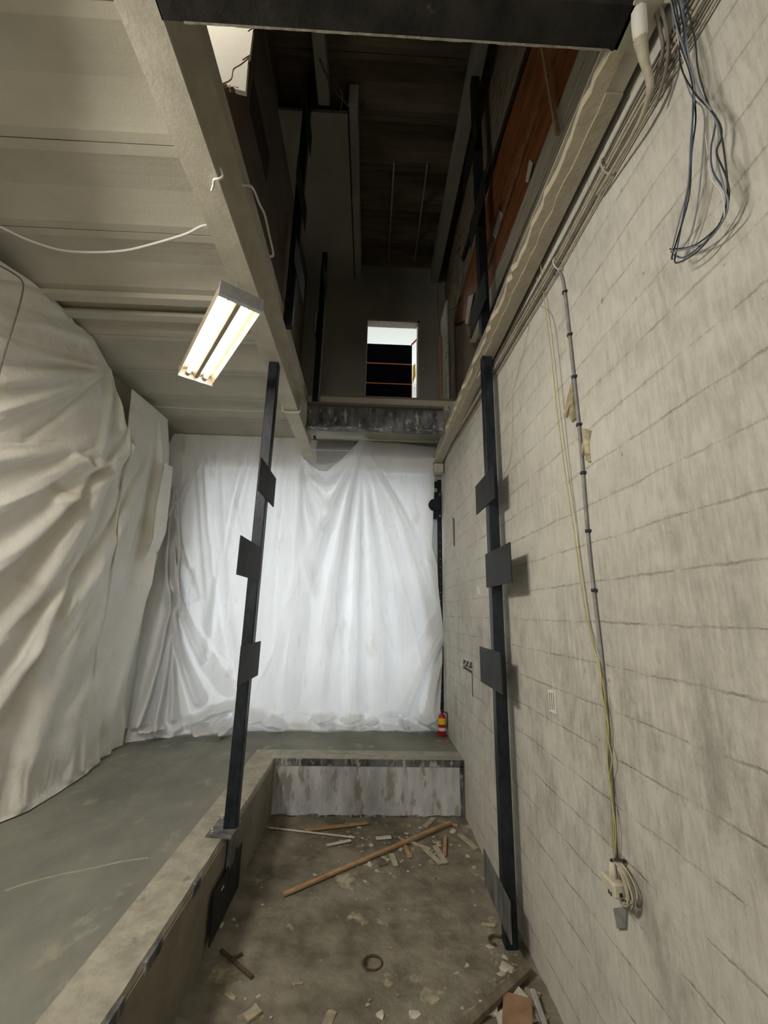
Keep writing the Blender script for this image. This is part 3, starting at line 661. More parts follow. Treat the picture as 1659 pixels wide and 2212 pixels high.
# long soft vertical folds in the left half
for (x0, x1, wd, am) in [(420, 470, 9, 0.03), (440, 505, 9, -0.035), (545, 420, 13, 0.04), (530, 440, 9, -0.045), (600, 545, 14, 0.03), (625, 590, 11, -0.03), (470, 520, 10, 0.03)]:
    rg.append((curve_pts((x0, 960), (x1, 1500), 0.02), wd, am, 0.15, 0.2))
# gathered folds of the corner sweeping to the floor
Gc = (377, 1060)
for (ex, ey, bend, wd, am) in [(285, 1590, -0.06, 13, 0.10), (305, 1590, -0.05, 8, -0.08), (330, 1585, -0.04, 11, 0.10), (352, 1570, -0.02, 9, -0.09), (372, 1575, 0.0, 12, 0.09), (400, 1560, 0.04, 11, -0.07),
                               (440, 1540, 0.09, 13, 0.08), (475, 1530, 0.11, 10, -0.06), (510, 1520, 0.13, 13, 0.06), (520, 1480, 0.12, 9, -0.05), (430, 1300, 0.05, 11, 0.04), (412, 1230, 0.05, 7, -0.04)]:
    rg.append((curve_pts(Gc, (ex, ey), bend), wd, am, 0.3, 0.05))
# lower right fan and hem bundle
for (a0, b0, wd, am) in [((957, 1370), (870, 1560), 12, 0.05), ((957, 1390), (905, 1570), 10, -0.05), ((955, 1420), (930, 1570), 9, 0.05), ((955, 1300), (850, 1500), 14, -0.025)]:
    rg.append((curve_pts(a0, b0, 0.03), wd, am, 0.1, 0.1))
rr = random.Random(11)
x = 290
while x < 940:                               # crumpled hem
    yb = 1590 if x < 400 else 1572
    rg.append(([(x, yb - rr.uniform(0, 25)), (x + rr.uniform(20, 45), yb - rr.uniform(0, 30))], rr.uniform(5, 9), rr.choice((-0.05, 0.07)), 0, 0)); x += rr.uniform(9, 18)
for (a0, b0, c0, am) in [((420, 1560), (460, 1535), (500, 1525), 0.16), ((430, 1580), (470, 1572), (500, 1575), 0.13), ((520, 1545), (560, 1550), (600, 1565), 0.12), ((420, 1548), (455, 1522), (495, 1512), -0.08)]:
    rg.append(([a0, b0, c0], 12, am, 0, 0))
for k in range(60):
    g_ = rr.choice((G0, G0, G1, (470, 900), (600, 700))); a_ = math.radians(rr.uniform(72, 118) if g_[1] < 950 else rr.uniform(62, 118)); l0 = rr.uniform(60, 450); l1 = l0 + rr.uniform(60, 220)
    p0 = (g_[0] + l0 * math.cos(a_), g_[1] + l0 * math.sin(a_)); p1 = (g_[0] + l1 * math.cos(a_ + 0.02), g_[1] + l1 * math.sin(a_ + 0.02))
    rg.append((curve_pts(p0, p1, 0.02), rr.uniform(3, 6), rr.choice((-0.014, 0.016)), 0.4, 0.4))
back_sheet = sheet('dust_sheet', Pg, rg, lambda P: np.stack([np.clip(-(P[:, 0] + 2.0) * 0.7, 0, 0.7), -np.ones(len(P)), np.zeros(len(P))], 1), M_SHEETB, 0.008, 3.0, 1.75)
tag(back_sheet, 'white translucent plastic dust sheet hanging over the back gate down to the floor', 'plastic sheet')

# left sheet -------------------------------------------------
nu, nv = 380, 260
s = np.linspace(0, 1, nu); t = np.linspace(0, 1, nv); S, T = np.meshgrid(s, t)
Yf = -0.6 + S * 6.40
fb_px = [(0, 1780), (60, 1755), (130, 1712), (190, 1672), (235, 1632), (272, 1606)]
fbp = [at(*p, Z=0) for p in fb_px]
bxx = np.interp(Yf, [-0.6] + [p.y for p in fbp], [-2.78] + [p.x for p in fbp])
# outline of the top edge: sagging between the fixings
tpx = [(0, 560), (104, 610), (128, 640), (208, 735), (243, 800), (262, 880), (271, 930), (277, 880), (286, 838), (330, 875), (371, 912)]
tpl = [at(*p, X=-3.02) for p in tpx]
ty_ = [-0.6] + [p.y for p in tpl]; tz_ = [4.4] + [min(p.z, 4.425) for p in tpl]
ztop = np.interp(Yf, ty_, tz_)
X2 = -3.04 + (bxx + 3.04) * (0.75 * (1 - T) ** 1.6 + 0.25 * (1 - T))
Z2 = ztop * T
Y2 = Yf.copy()
# the free edge swings out: hem line in the upper part
he_px = [(371, 912), (374, 970), (368, 1060), (356, 1110), (352, 1160), (346, 1215), (330, 1300), (305, 1420), (287, 1520), (277, 1604)]
he = [at(px_, py_, X=-2.98 + 0.13 * max(0, (py_ - 1100) / 500)) for px_, py_ in he_px]
yr = np.interp(Z2, [p.z for p in he][::-1], [p.y for p in he][::-1])
Y2 += (yr - Y2[:, -1:]) * np.clip((S - 0.80) / 0.20, 0, 1)
Pg = np.stack([X2, Y2, Z2], -1)
rg = []
Ga = (268, 925); Gb = (240, 800)
for (ex, ey, bend, wd, am) in [(-60, 1000, -0.03, 20, 0.05), (-60, 1120, -0.03, 24, 0.06), (-80, 1270, -0.05, 26, 0.10), (-80, 1345, -0.05, 22, -0.12), (-60, 1440, -0.05, 26, 0.08),
                               (-40, 1560, -0.05, 24, 0.09), (-30, 1610, -0.04, 17, -0.09), (60, 1640, -0.03, 26, 0.04), (140, 1640, -0.03, 24, 0.03)]:
    rg.append((curve_pts(Ga, (ex, ey), bend), wd, am, 0.3, 0))
for (ex, ey, bend, wd, am) in [(-40, 780, 0.0, 13, -0.05), (-40, 830, 0.0, 18, 0.05), (-40, 900, -0.02, 16, 0.04), (40, 960, -0.02, 12, -0.035), (-40, 740, 0.0, 16, 0.045), (200, 1010, -0.05, 12, 0.04), (262, 930, -0.03, 8, 0.06), (250, 935, -0.04, 8, -0.05)]:
    rg.append((curve_pts(Gb, (ex, ey), bend), wd, am, 0.2, 0.15))
Gd = (345, 905)
for (ex, ey, bend, wd, am) in [(215, 1600, -0.05, 15, 0.06), (245, 1600, -0.05, 12, -0.07), (262, 1590, -0.05, 10, 0.07), (190, 1500, -0.05, 17, -0.05), (120, 1560, -0.07, 16, -0.05), (305, 1300, -0.03, 9, 0.05), (325, 1200, -0.02, 8, -0.05), (340, 1190, -0.01, 7, 0.06),
                               (20, 1460, -0.07, 14, 0.05), (0, 1380, -0.08, 13, -0.05)]:
    rg.append((curve_pts(Gd, (ex, ey), bend), wd, am, 0.35, 0.1))
rg += [([(160, 985), (190, 1010), (235, 1000), (275, 965)], 10, 0.07, 0, 0), ([(120, 1080), (170, 1075), (240, 1020), (280, 960)], 9, 0.05, 0, 0), ([(110, 1050), (150, 1060), (200, 1020)], 7, -0.05, 0, 0),
       ([(0, 605), (60, 615), (130, 640)], 6, -0.04, 0, 0), ([(0, 690), (90, 700), (190, 735)], 10, 0.04, 0, 0), ([(0, 650), (80, 670), (170, 700)], 8, -0.03, 0, 0)]
for k in range(70):                                # thin random creases running with the main folds
    g_ = rr.choice((Ga, Ga, Gd, Gb)); a_ = math.radians(rr.uniform(98, 178) if g_ is not Gb else rr.uniform(150, 200)); l0 = rr.uniform(60, 500); l1 = l0 + rr.uniform(70, 260)
    p0 = (g_[0] + l0 * math.cos(a_), g_[1] + l0 * math.sin(a_)); p1 = (g_[0] + l1 * math.cos(a_ + 0.05), g_[1] + l1 * math.sin(a_ + 0.05))
    rg.append((curve_pts(p0, p1, -0.04), rr.uniform(3.5, 7), rr.choice((-0.014, 0.018)), 0.4, 0.4))
for k in range(20):
    x = -5 + k * 14; y = 1772 - max(0, x) * 0.60
    rg.append(([(x, y), (x + rr.uniform(0, 14), y - rr.uniform(60, 160))], rr.uniform(5, 9), rr.choice((-0.03, 0.03)), 0, 0.7))
left_sheet = sheet('dust_sheet', Pg, rg, lambda P: np.stack([np.ones(len(P)), np.zeros(len(P)), np.zeros(len(P))], 1), M_SHEETL, 0.0045, 9.0, 0.80, 1.0)
tag(left_sheet, 'cream plastic dust sheet draped in diagonal folds along the left wall', 'plastic sheet')
# torn hanging corner of the left sheet
bm = B()
q = [(356, 1000), (371, 1010), (369, 1080), (362, 1120), (356, 1150), (345, 1190), (310, 1215), (328, 1165), (340, 1100)]
pts = [at(px_, py_, X=-2.93) for px_, py_ in q]
vs = [bm.verts.new((p.x + 0.02 * math.sin(i * 2.1), p.y, p.z)) for i, p in enumerate(pts)]
cv = bm.verts.new(sum((v.co for v in vs), Vector()) / len(vs) + Vector((0.05, 0, 0)))
for i in range(len(vs)): f = bm.faces.new((vs[i], vs[(i + 1) % len(vs)], cv)); f.smooth = True
o = obj('hanging_flap', bm, M_SHEETL, left_sheet)

# ------------------------------------------------------------------ gate, rail and extinguisher at the back
gt = thing('sectional_gate', (-1.0, YB + 0.1, 0), 'pale sectional gate showing faintly behind the white dust sheet', 'gate')
for z in (0.05, 0.68, 1.32, 1.96, 2.6, 3.22, 3.80): obj('cross_rail', boxes(((-3.0, YB + 0.16, z - 0.02), (1.14, YB + 0.20, z + 0.02))), M_PALE, gt)
for x in (-2.98, -1.0, 1.10): obj('stile', boxes(((x - 0.03, YB + 0.15, 0.0), (x + 0.03, YB + 0.21, 3.84))), M_PALE, gt)
m_pane = mat('frosted_gate_pane', (0.8, 0.82, 0.83), rough=0.6, trans=0.9)
obj('pane', boxes(((-3.0, YB + 0.175, 0.05), (XW - 0.02, YB + 0.185, 3.8))), m_pane, gt)
gr = thing('gate_rail', (1.10, 6.55, 0), 'black perforated steel gate rail standing between the white sheet and right wall', 'rail')
obj('rail', boxes(((1.080, 6.555, 0.25), (1.090, 6.594, 3.80)), ((1.090, 6.555, 0.25), (1.145, 6.563, 3.80))), M_BLACK, gr)
bm = boxes(((0.97, 6.50, 3.12), (1.14, 6.518, 3.57)))
gp = obj('bearing_plate', bm, M_BLACK, gr)
for (x, z) in ((1.11, 3.53), (1.11, 3.17)):
    bm = B(); bmesh.ops.create_cone(bm, cap_ends=True, segments=10, radius1=0.014, radius2=0.012, depth=0.02, matrix=Matrix.Translation((x, 6.495, z)) @ Matrix.Rotation(math.pi / 2, 4, 'X')); obj('bolt', bm, M_GALV, gp)
bm = B(); bmesh.ops.create_cone(bm, cap_ends=True, segments=24, radius1=0.10, radius2=0.10, depth=0.05, matrix=Matrix.Translation((1.02, 6.475, 3.34)) @ Matrix.Rotation(math.pi / 2, 4, 'X')); obj('chain_wheel', bm, M_BLACK, gr)
obj('shaft', boxes(((0.94, 6.53, 3.66), (1.13, 6.58, 3.76))), M_BLACK, gr)
bm = B()
for z in [0.4 + 0.13 * k for k in range(20)]:
    bmesh.ops.create_cone(bm, cap_ends=True, segments=8, radius1=0.006, radius2=0.006, depth=0.004, matrix=Matrix.Translation((1.118, 6.553, z)) @ Matrix.Rotation(math.pi / 2, 4, 'X'))
obj('rivets', bm, M_GALV, gr)['kind'] = 'stuff'
o = obj('junction_box', boxes(((0.99, 6.25, 3.83), (1.13, 6.40, 3.97))), M_PALE); tag(o, 'small pale junction box under the end of the right beam at the back', 'box')
base = at(955, 1590, Z=0)
ex = thing('fire_extinguisher', (base.x, base.y, 0), 'small red fire extinguisher standing on the floor by the right wall', 'extinguisher')
bm = B(); R_ = 0.055
prof = [(0.0, R_ * 0.92), (0.01, R_), (0.235, R_), (0.26, R_ * 0.85), (0.278, R_ * 0.5), (0.29, 0.018), (0.30, 0.016)]
n = 20; rings = []
for z, r_ in prof: rings.append([bm.verts.new((base.x + r_ * math.cos(2 * math.pi * k / n), base.y + r_ * math.sin(2 * math.pi * k / n), z)) for k in range(n)])
for a, b_ in zip(rings, rings[1:]):
    for k in range(n): f = bm.faces.new((a[k], a[(k + 1) % n], b_[(k + 1) % n], b_[k])); f.smooth = True
bm.faces.new(rings[0][::-1]); bm.faces.new(rings[-1])
cy = obj('cylinder', bm, M_RED, ex)
def band(z0, z1, m, a0, a1, name):
    bm = B(); r_ = R_ + 0.0015; k_ = 10; pr = None
    for i in range(k_ + 1):
        a = math.radians(a0 + (a1 - a0) * i / k_)
        v = (bm.verts.new((base.x + r_ * math.cos(a), base.y + r_ * math.sin(a), z0)), bm.verts.new((base.x + r_ * math.cos(a), base.y + r_ * math.sin(a), z1)))
        if pr: bm.faces.new((pr[0], v[0], v[1], pr[1]))
        pr = v
    obj(name, bm, m, cy)
band(0.155, 0.235, M_YEL, 190, 340, 'yellow_label'); band(0.075, 0.115, M_PAPER, 200, 330, 'white_label')
obj('handle', boxes(((base.x - 0.012, base.y - 0.05, 0.30), (base.x + 0.012, base.y + 0.03, 0.312)), ((base.x - 0.012, base.y - 0.055, 0.325), (base.x + 0.012, base.y + 0.02, 0.335)), ((base.x - 0.014, base.y - 0.015, 0.295), (base.x + 0.014, base.y + 0.015, 0.33))), M_WIREK, ex)
bm = B(); tube(bm, [(base.x + 0.01, base.y, 0.31), (base.x + 0.07, base.y - 0.01, 0.29), (base.x + 0.075, base.y - 0.01, 0.18), (base.x + 0.066, base.y - 0.01, 0.10)], 0.008); obj('hose', bm, M_WIREK, ex)
bm = B(); p = at(963, 1602, Z=0)
vs = []
for k in range(5): lump(bm, (p.x - 0.09 + k * 0.035, p.y - 0.01 + 0.02 * math.sin(k * 2), 0.0), (0.03, 0.02, 0.014), k, k)
o = obj('crumpled_tape', bm, mat('pink_tape', (0.42, 0.18, 0.15), rough=0.6)); tag(o, 'crumpled pinkish tape lying on the floor beside the extinguisher', 'tape')

# ------------------------------------------------------------------ cables
def cable(name, pts, r, m, label, cat='cable', group=None, sm=6, n=7, parent=None):
    bm = B(); tube(bm, pts, r, n, sm); o = obj(name, bm, m, parent)
    return tag(o, label, cat, group) if parent is None else o
# run of cables along the right wall just below the beam
rnd = random.Random(5)
ykeys = [-0.8, 0.3, 0.95, 1.36, 1.8, 2.2, 2.9, 3.65, 4.5, 5.4, 6.3]
zkeys = [3.66, 3.68, 3.70, 3.737, 3.74, 3.745, 3.79, 3.838, 3.89, 3.96, 4.03]
offs = [(0.0, 0.006, 'lowest'), (0.022, 0.005, ''), (0.04, 0.007, ''), (0.058, 0.006, ''), (0.085, 0.009, ''), (0.10, 0.005, ''), (0.125, 0.007, ''), (0.15, 0.006, '')]
for k, (dz, r_, _) in enumerate(offs):
    pts = []
    for y, z in zip(ykeys, zkeys):
        jit = 0.012 * noise.noise((y * 1.3, k * 3.3, 0)) * (1 if 1.0 < y < 5.5 else 0.3)
        sp_ = dz * (1.0 + 0.25 * max(0, 1.6 - y))
        pts.append((XW - 0.008 - r_ - 0.012 * (k % 3), y, z + sp_ * 0.9 + jit))
    cable('wall_cable', pts, r_, [M_CABLE, M_CABLED][k % 2 if k < 6 else 1], 'dusty cable in the bundle running the length of the right wall below the beam', 'cable', 'bundled cables under the right beam')
bm = B(); p = (XW - 0.02, 2.12, 3.765)
tube(bm, [(XW - 0.03 + 0.03 * math.cos(a), 2.12 + 0.01 * math.sin(a), 3.77 + 0.055 * math.sin(a)) for a in np.linspace(0, 2 * math.pi, 13)], 0.004, 6, 2)
o = obj('cable_tie', bm, M_PALE); tag(o, 'pale cord tying the cable bundle above the vertical conduit', 'cord')
bm = B(); tube(bm, [(XW - 0.03 + 0.03 * math.cos(a), 1.56 + 0.01 * math.sin(a), 3.80 + 0.065 * math.sin(a)) for a in np.linspace(0, 2 * math.pi, 13)], 0.005, 6, 2)
o = obj('cable_tie', bm, M_CABLE); tag(o, 'dusty strap round the cable bundle below the white capped pipe', 'strap')
# thick pipe with white cap
pp = thing('pipe_stub', at(1400, 200, X=1.06), 'thick dusty hose with a white cap hanging beside the right beam overhead', 'hose')
pts = [at(1384, 85, X=1.03), at(1392, 130, X=1.04), at(1404, 180, X=1.06), at(1396, 228, X=1.08), at(1370, 285, X=1.09), at(1335, 345, X=1.10), at(1290, 420, X=1.11)]
bm = B(); tube(bm, pts, lambda t_: 0.020 - 0.012 * min(1, t_ * 1.4) + 0.007 * max(0, 0.2 - t_) * 5, 12); obj('hose', bm, M_CABLE, pp)
bm = B(); tube(bm, [at(1380, 10, X=1.02), at(1381, 50, X=1.02), at(1385, 88, X=1.03)], lambda t_: 0.030 - 0.008 * abs(2 * t_ - 1) ** 3, 8, 4); obj('cap', bm, M_PAPER, pp)
for k, (a0, b0, c0, d0) in enumerate((((1400, -20), (1425, 60), (1430, 120), (1400, 210)), ((1415, -20), (1440, 60), (1441, 140), (1415, 230)), ((1340, -30), (1345, 10), (1420, 5), (1460, 0)))):
    cable('hanging_cable', [at(*p, X=1.09 + 0.008 * k) for p in (a0, b0, c0, d0)], 0.007, M_CABLED if k < 2 else M_CABLE,
          ['brown cable curving down close beside the white capped hose', 'brown cable curving down, second from the white capped hose', 'beige cable bridging from the white cap to the hanging wires'][k])
# loops of loose wires
loops = [
 ([(1440, -40), (1462, 60), (1478, 110), (1500, 190), (1492, 300), (1486, 400), (1466, 480), (1450, 545)], M_WIREG, 0.0028),
 ([(1445, -40), (1470, 90), (1492, 165), (1503, 250), (1494, 330), (1489, 420), (1468, 500), (1452, 552), (1453, 560)], M_WIREK, 0.0028),
 ([(1455, -40), (1475, 50), (1482, 120), (1496, 180), (1496, 260), (1490, 380), (1475, 470), (1458, 560)], M_WIREB, 0.0026),
 ([(1450, -40), (1458, 80), (1490, 200), (1520, 240), (1518, 330), (1508, 430), (1495, 500), (1475, 535)], M_WIREG, 0.0024),
 ([(1462, -40), (1480, 60), (1488, 120), (1512, 200), (1540, 245), (1552, 290), (1548, 340), (1562, 400), (1573, 440), (1560, 480), (1520, 525), (1450, 545)], M_WIREG, 0.0028),
 ([(1470, -40), (1500, 80), (1508, 150), (1530, 225), (1556, 270), (1558, 300), (1548, 330), (1568, 380), (1575, 425), (1558, 480), (1500, 530), (1447, 538)], M_WIREK, 0.0028),
 ([(1475, -40), (1482, 100), (1495, 155), (1520, 215), (1545, 260), (1536, 320), (1540, 370), (1568, 420), (1560, 470), (1530, 515), (1480, 555), (1456, 550)], M_WIREB, 0.0028),
 ([(1458, -40), (1465, 90), (1505, 200), (1525, 300), (1535, 380), (1560, 420), (1564, 470), (1548, 480)], M_CABLEW, 0.0018),
 ([(1450, -40), (1468, 60), (1470, 140), (1500, 200), (1545, 250), (1560, 300), (1572, 410), (1562, 470), (1510, 540), (1462, 568), (1458, 550)], M_WIREK, 0.0028)]
lab = ['grey wire down the left side of the loop hanging over the right wall', 'black wire down the left side of the hanging loop', 'blue wire down the left side of the hanging loop',
       'thin grey wire hanging through the middle of the loop', 'grey wire round the right side of the hanging loop', 'black wire at the outermost right of the hanging loop',
       'blue wire round the right side of the hanging loop', 'thin white wire dangling inside the hanging loop', 'black wire turning lowest at the bottom of the hanging loop']
for k, (pl_, m_, r_) in enumerate(loops):
    cable('hanging_wire', [at(x_, y_, X=1.09 + 0.006 * (k % 4) - 0.012 * math.sin(i * 1.3 + k)) for i, (x_, y_) in enumerate(pl_)], r_, m_, lab[k], 'wire', 'loose wires hanging over the right wall', n=6)
# vertical conduit with clips, wires and the coiled extension lead
cpx = [(1198, 592), (1206, 588), (1214, 600), (1222, 650), (1240, 820), (1254, 960), (1265, 1100), (1276, 1220), (1290, 1340), (1300, 1430), (1312, 1570), (1322, 1720), (1330, 1862)]
cd_ = thing('conduit', at(1330, 1862, X=1.14), 'grey vertical conduit clipped to the right wall from cable bundle to coiled lead', 'conduit')
cp = [at(*p, X=XW - 0.011) for p in cpx]
bm = B(); tube(bm, cp, 0.0085, 9); obj('pipe', bm, M_CONDUIT, cd_)
for y_ in (632, 724, 815, 918, 1022, 1147, 1275):
    xx = np.interp(y_, [p[1] for p in cpx[2:]], [p[0] for p in cpx[2:]]); p = at(xx, y_, X=XW - 0.011)
    bm = B(); tube(bm, [(p.x, p.y, p.z - 0.008), (p.x, p.y, p.z + 0.008)], 0.013, 9, 0); box(bm, (XW - 0.012, p.y - 0.02, p.z - 0.006), (XW, p.y + 0.018, p.z + 0.006)); obj('clip', bm, M_WIREK, cd_)
cable('thin_wire', [at(x_, y_, X=XW - 0.025) for x_, y_ in ((1158, 530), (1166, 560), (1175, 640), (1190, 760), (1205, 900), (1222, 1030), (1240, 1150), (1262, 1310), (1280, 1390), (1296, 1440), (1301, 1500), (1314, 1570), (1312, 1640), (1324, 1750), (1328, 1860))],
      0.0032, M_WIREY, 'yellow green wire hanging loosely left of the grey conduit and joining it lower down', 'wire')
cable('thin_wire', [at(x_, y_, X=XW - 0.006) for x_, y_ in ((1168, 660), (1195, 690), (1212, 820), (1225, 960), (1243, 1110), (1253, 1200), (1280, 1380), (1296, 1440))],
      0.002, M_CABLE, 'very thin beige wire on the wall between the yellow wire and conduit', 'wire')
cable('thin_wire', [at(x_, y_, X=XW - 0.01) for x_, y_ in ((1165, 545), (1155, 640), (1130, 760), (1108, 850), (1106, 920), (1100, 1000), (1068, 1050), (1030, 1092))],
      0.002, M_CABLE, 'thin beige wire drooping from the bundle across the topmost plate of the right post', 'wire')
cable('thin_wire', [at(x_, y_, X=XW - 0.028) for x_, y_ in ((1292, 1430), (1306, 1500), (1310, 1580), (1322, 1640), (1316, 1690), (1330, 1790), (1327, 1860))],
      0.0026, M_WIREY, 'second yellow wire twisted round the lower conduit', 'wire')
c0 = at(1330, 1860, X=XW - 0.04)
ld = thing('extension_lead', c0, 'coiled beige extension lead with a dusty socket hanging on the right wall', 'lead')
bm = B()
pts = []
for k in range(7 * 16):
    a = 2 * math.pi * k / 16; t_ = k / (7 * 16)
    ww = 0.046 + 0.010 * math.sin(k * 0.11) ; hh = 0.060 + 0.010 * math.cos(k * 0.23)
    pts.append((XW - 0.02 - 0.035 * t_, c0.y - 0.012 + 1.35 * ww * math.sin(a) - 0.02 * (1 - math.cos(a)), c0.z - 0.0 - hh * (1 - math.cos(a))))
tube(bm, pts, 0.0038, 6, 2); obj('coiled_cord', bm, M_CABLE, ld)
bm = B(); tube(bm, [(XW - 0.055, c0.y - 0.012, c0.z + 0.012), (XW - 0.01, c0.y - 0.02, c0.z + 0.012), (XW - 0.01, c0.y + 0.012, c0.z - 0.008), (XW - 0.055, c0.y + 0.012, c0.z - 0.01), (XW - 0.06, c0.y - 0.008, c0.z + 0.01)], 0.005, 6, 3); obj('tie', bm, M_WIREK, ld)
ps = at(1326, 1920, X=XW - 0.06)
bm = B(); obox(bm, (ps.x, ps.y + 0.056, ps.z + 0.012), (ps.x, ps.y - 0.052, ps.z + 0.016), 0.056, 0.056, bev=0.008); so = obj('socket', bm, M_BEIGEP, ld)
bm = B(); tube(bm, [(ps.x, ps.y, ps.z + 0.02), (ps.x + 0.004, ps.y, ps.z + 0.10)], lambda t_: 0.022 - 0.010 * t_, 10, 3); obj('plug', bm, M_BEIGEP, ld)
for dy_ in (-0.028, -0.012):
    obj('socket_hole', boxes(((ps.x - 0.0305, ps.y + dy_ - 0.004, ps.z - 0.010), (ps.x - 0.027, ps.y + dy_ + 0.003, ps.z + 0.004))), M_INK, so)
    obj('socket_hole', boxes(((ps.x - 0.006, ps.y - 0.056, ps.z + 0.010 + dy_ * 0.4), (ps.x + 0.006, ps.y - 0.0515, ps.z + 0.018 + dy_ * 0.4))), M_INK, so)
q = [at(x_, y_, X=XW) for x_, y_ in ((1330, 1962), (1358, 1958), (1356, 2004), (1338, 2006))]
bm = B(); prism(bm, [(XW - 0.012, p.y, p.z) for p in q], (0.012, 0, 0)); o = obj('wall_box', bm, mat('grey_box_plate', (0.16, 0.165, 0.145), (0.24, 0.24, 0.21), 20, 0.7)); tag(o, 'grey metal box cover on the right wall below the coiled lead', 'cover plate')
# cables on the left bay and beam
cable('ceiling_cable', [at(x_, y_, Z=4.30) for x_, y_ in ((-60, 470), (0, 490), (60, 518), (130, 540), (200, 545), (270, 541), (330, 527), (400, 506), (448, 486))] + [(-1.09, 2.60, 4.40)],
      0.009, M_CABLEW, 'pale cable sagging across the ceiling of the left bay to the left beam')
cable('ceiling_cable', [at(x_, y_, X=-2.85) for x_, y_ in ((-30, 560), (20, 585), (48, 608), (47, 640), (30, 700), (14, 750), (0, 800), (-10, 850))], 0.006, M_CABLED, 'dark cable drooping in front of the cream sheet at the far left')
cable('ceiling_cable', [at(x_, y_, Z=4.38) for x_, y_ in ((270, 874), (400, 882), (520, 887), (628, 889))], 0.005, M_CABLEW, 'thin taut pale cord across the far left ceiling')
cable('dangling_cable', [at(x_, y_, X=-0.90) for x_, y_ in ((525, 400), (538, 400), (548, 410), (560, 440), (572, 465), (582, 510), (590, 545), (589, 553), (584, 554))], 0.009, M_CABLEW, 'white cable stub curling down from the left beam into the opening')
bm = B(); p = [at(x_, y_, Z=3.985) for x_, y_ in ((457, 412), (461, 400), (463, 388), (474, 386))]
tube(bm, [*p, at(481, 380, Z=4.01), (-0.915, p[3].y, 4.06)], 0.007, 7); o = obj('rope_end', bm, M_CABLEW); tag(o, 'short white rope end looped round the flange of the left beam', 'rope')
bm = B()
y0 = at(630, 888, Z=4.0).y
tube(bm, [(-1.12, y0, 4.06), (-1.10, y0, 3.99), (-0.93, y0, 3.985), (-0.905, y0, 4.03), (-0.915, y0, 4.08)], 0.014, 8); o = obj('pipe_clamp', bm, M_CREAM); tag(o, 'cream clamp hooked under the far end of the left beam', 'clamp')
cable('thin_wire', [at(x_, y_, Y=3.4) for x_, y_ in ((690, 50), (678, 90), (700, 150), (738, 200), (735, 240))], 0.004, M_CABLED, 'thin wire dangling in the dark opening upstairs, left one', 'wire')
cable('thin_wire', [at(x_, y_, Y=3.4) for x_, y_ in ((700, 55), (690, 110), (712, 180), (758, 235))], 0.004, M_CABLED, 'thin wire dangling in the dark opening upstairs, right one', 'wire')
cable('thin_wire', [at(x_, y_, Y=6.49) for x_, y_ in ((950, 600), (945, 640), (950, 720), (962, 790))], 0.003, M_CABLED, 'thin wire drooping on the grey wall right of the upstairs doorway', 'wire')
cable('thin_wire', [at(x_, y_, X=1.05) for x_, y_ in ((965, 880), (985, 868), (1010, 845), (1035, 810), (1052, 775))], 0.009, M_PALE, 'pale cable running up beside the right beam from the far cross beam', 'cable')

# ------------------------------------------------------------------ small things on the right wall
def wallquad(name, q, m, label, cat, t=0.003, parent=None):
    pts = [at(*p, X=XW) for p in q]
    bm = B(); prism(bm, [(XW - t, p.y, p.z) for p in pts], (t, 0, 0)); o = obj(name, bm, m, parent)
    if parent is None: tag(o, label, cat)
    return o
lb = wallquad('wall_label', [(1184, 1489), (1199, 1492), (1202, 1543), (1188, 1536)], M_PAPER, 'small white ribbed label on the right wall beside the lowest wall plate', 'label')
for k in range(3):
    x_ = 1187.5 + k * 4; wallquad('line', [(x_, 1496), (x_ + 1, 1496), (x_ + 3.5, 1533), (x_ + 2.5, 1533)], M_CABLED, '', '', 0.0045, lb)
wm = wallquad('wall_marking', [(1000, 1424), (1023, 1432), (1023, 1456), (1000, 1446)], mat('grey_mark', (0.36, 0.34, 0.28), rough=0.9), 'grey rectangle with black painted strokes on the right wall behind the post', 'marking')
for q in ([(1002, 1439), (1020, 1450), (1020, 1454), (1002, 1443)], [(1003, 1426), (1007, 1427), (1004, 1434), (1001, 1433)], [(1010, 1428), (1013, 1429), (1011, 1437), (1008, 1436)], [(1017, 1430), (1020, 1431), (1019, 1437), (1015, 1440)], [(1005, 1436), (1012, 1438), (1012, 1441), (1005, 1439)], [(1014, 1440), (1021, 1438), (1021, 1441), (1014, 1444)]):
    wallquad('stroke', q, M_INK, '', '', 0.005, wm)
wallquad('wall_slot', [(978, 1117), (982, 1122), (983, 1180), (980, 1178)], mat('red_slot', (0.16, 0.08, 0.065), rough=0.8), 'narrow reddish slot in the right wall near the gate rail', 'slot')
wallquad('paint_chip', [(1030, 1265), (1037, 1268), (1038, 1285), (1032, 1282)], M_PAPER, 'small pale chip on the right wall left of the middle plate', 'chip')
wallquad('conduit_chase', [(1019, 1440), (1020, 1440), (1022, 1505), (1021, 1505)], M_INK, 'thin dark vertical scratch below the black painted strokes', 'scratch')
bm = B()
def tapes(q, seed):
    pts = [at(*p, X=XW) for p in q]; rn = random.Random(seed)
    bm = B(); a = [bm.verts.new((XW - 0.004 - rn.uniform(0, 0.02), p.y, p.z)) for p in pts]; b_ = [bm.verts.new((XW, p.y, p.z)) for p in pts]
    bm.faces.new(a); bm.faces.new(b_[::-1])
    for i in range(len(a)): j = (i + 1) % len(a); bm.faces.new((a[i], b_[i], b_[j], a[j]))
    return bm
o = obj('tape_strip', tapes([(1238, 818), (1243, 822), (1246, 905), (1238, 912), (1234, 900), (1237, 870), (1227, 902), (1223, 897), (1228, 855)], 1), M_TAPE); tag(o, 'torn brown tape stuck left of the conduit on the right wall', 'tape')
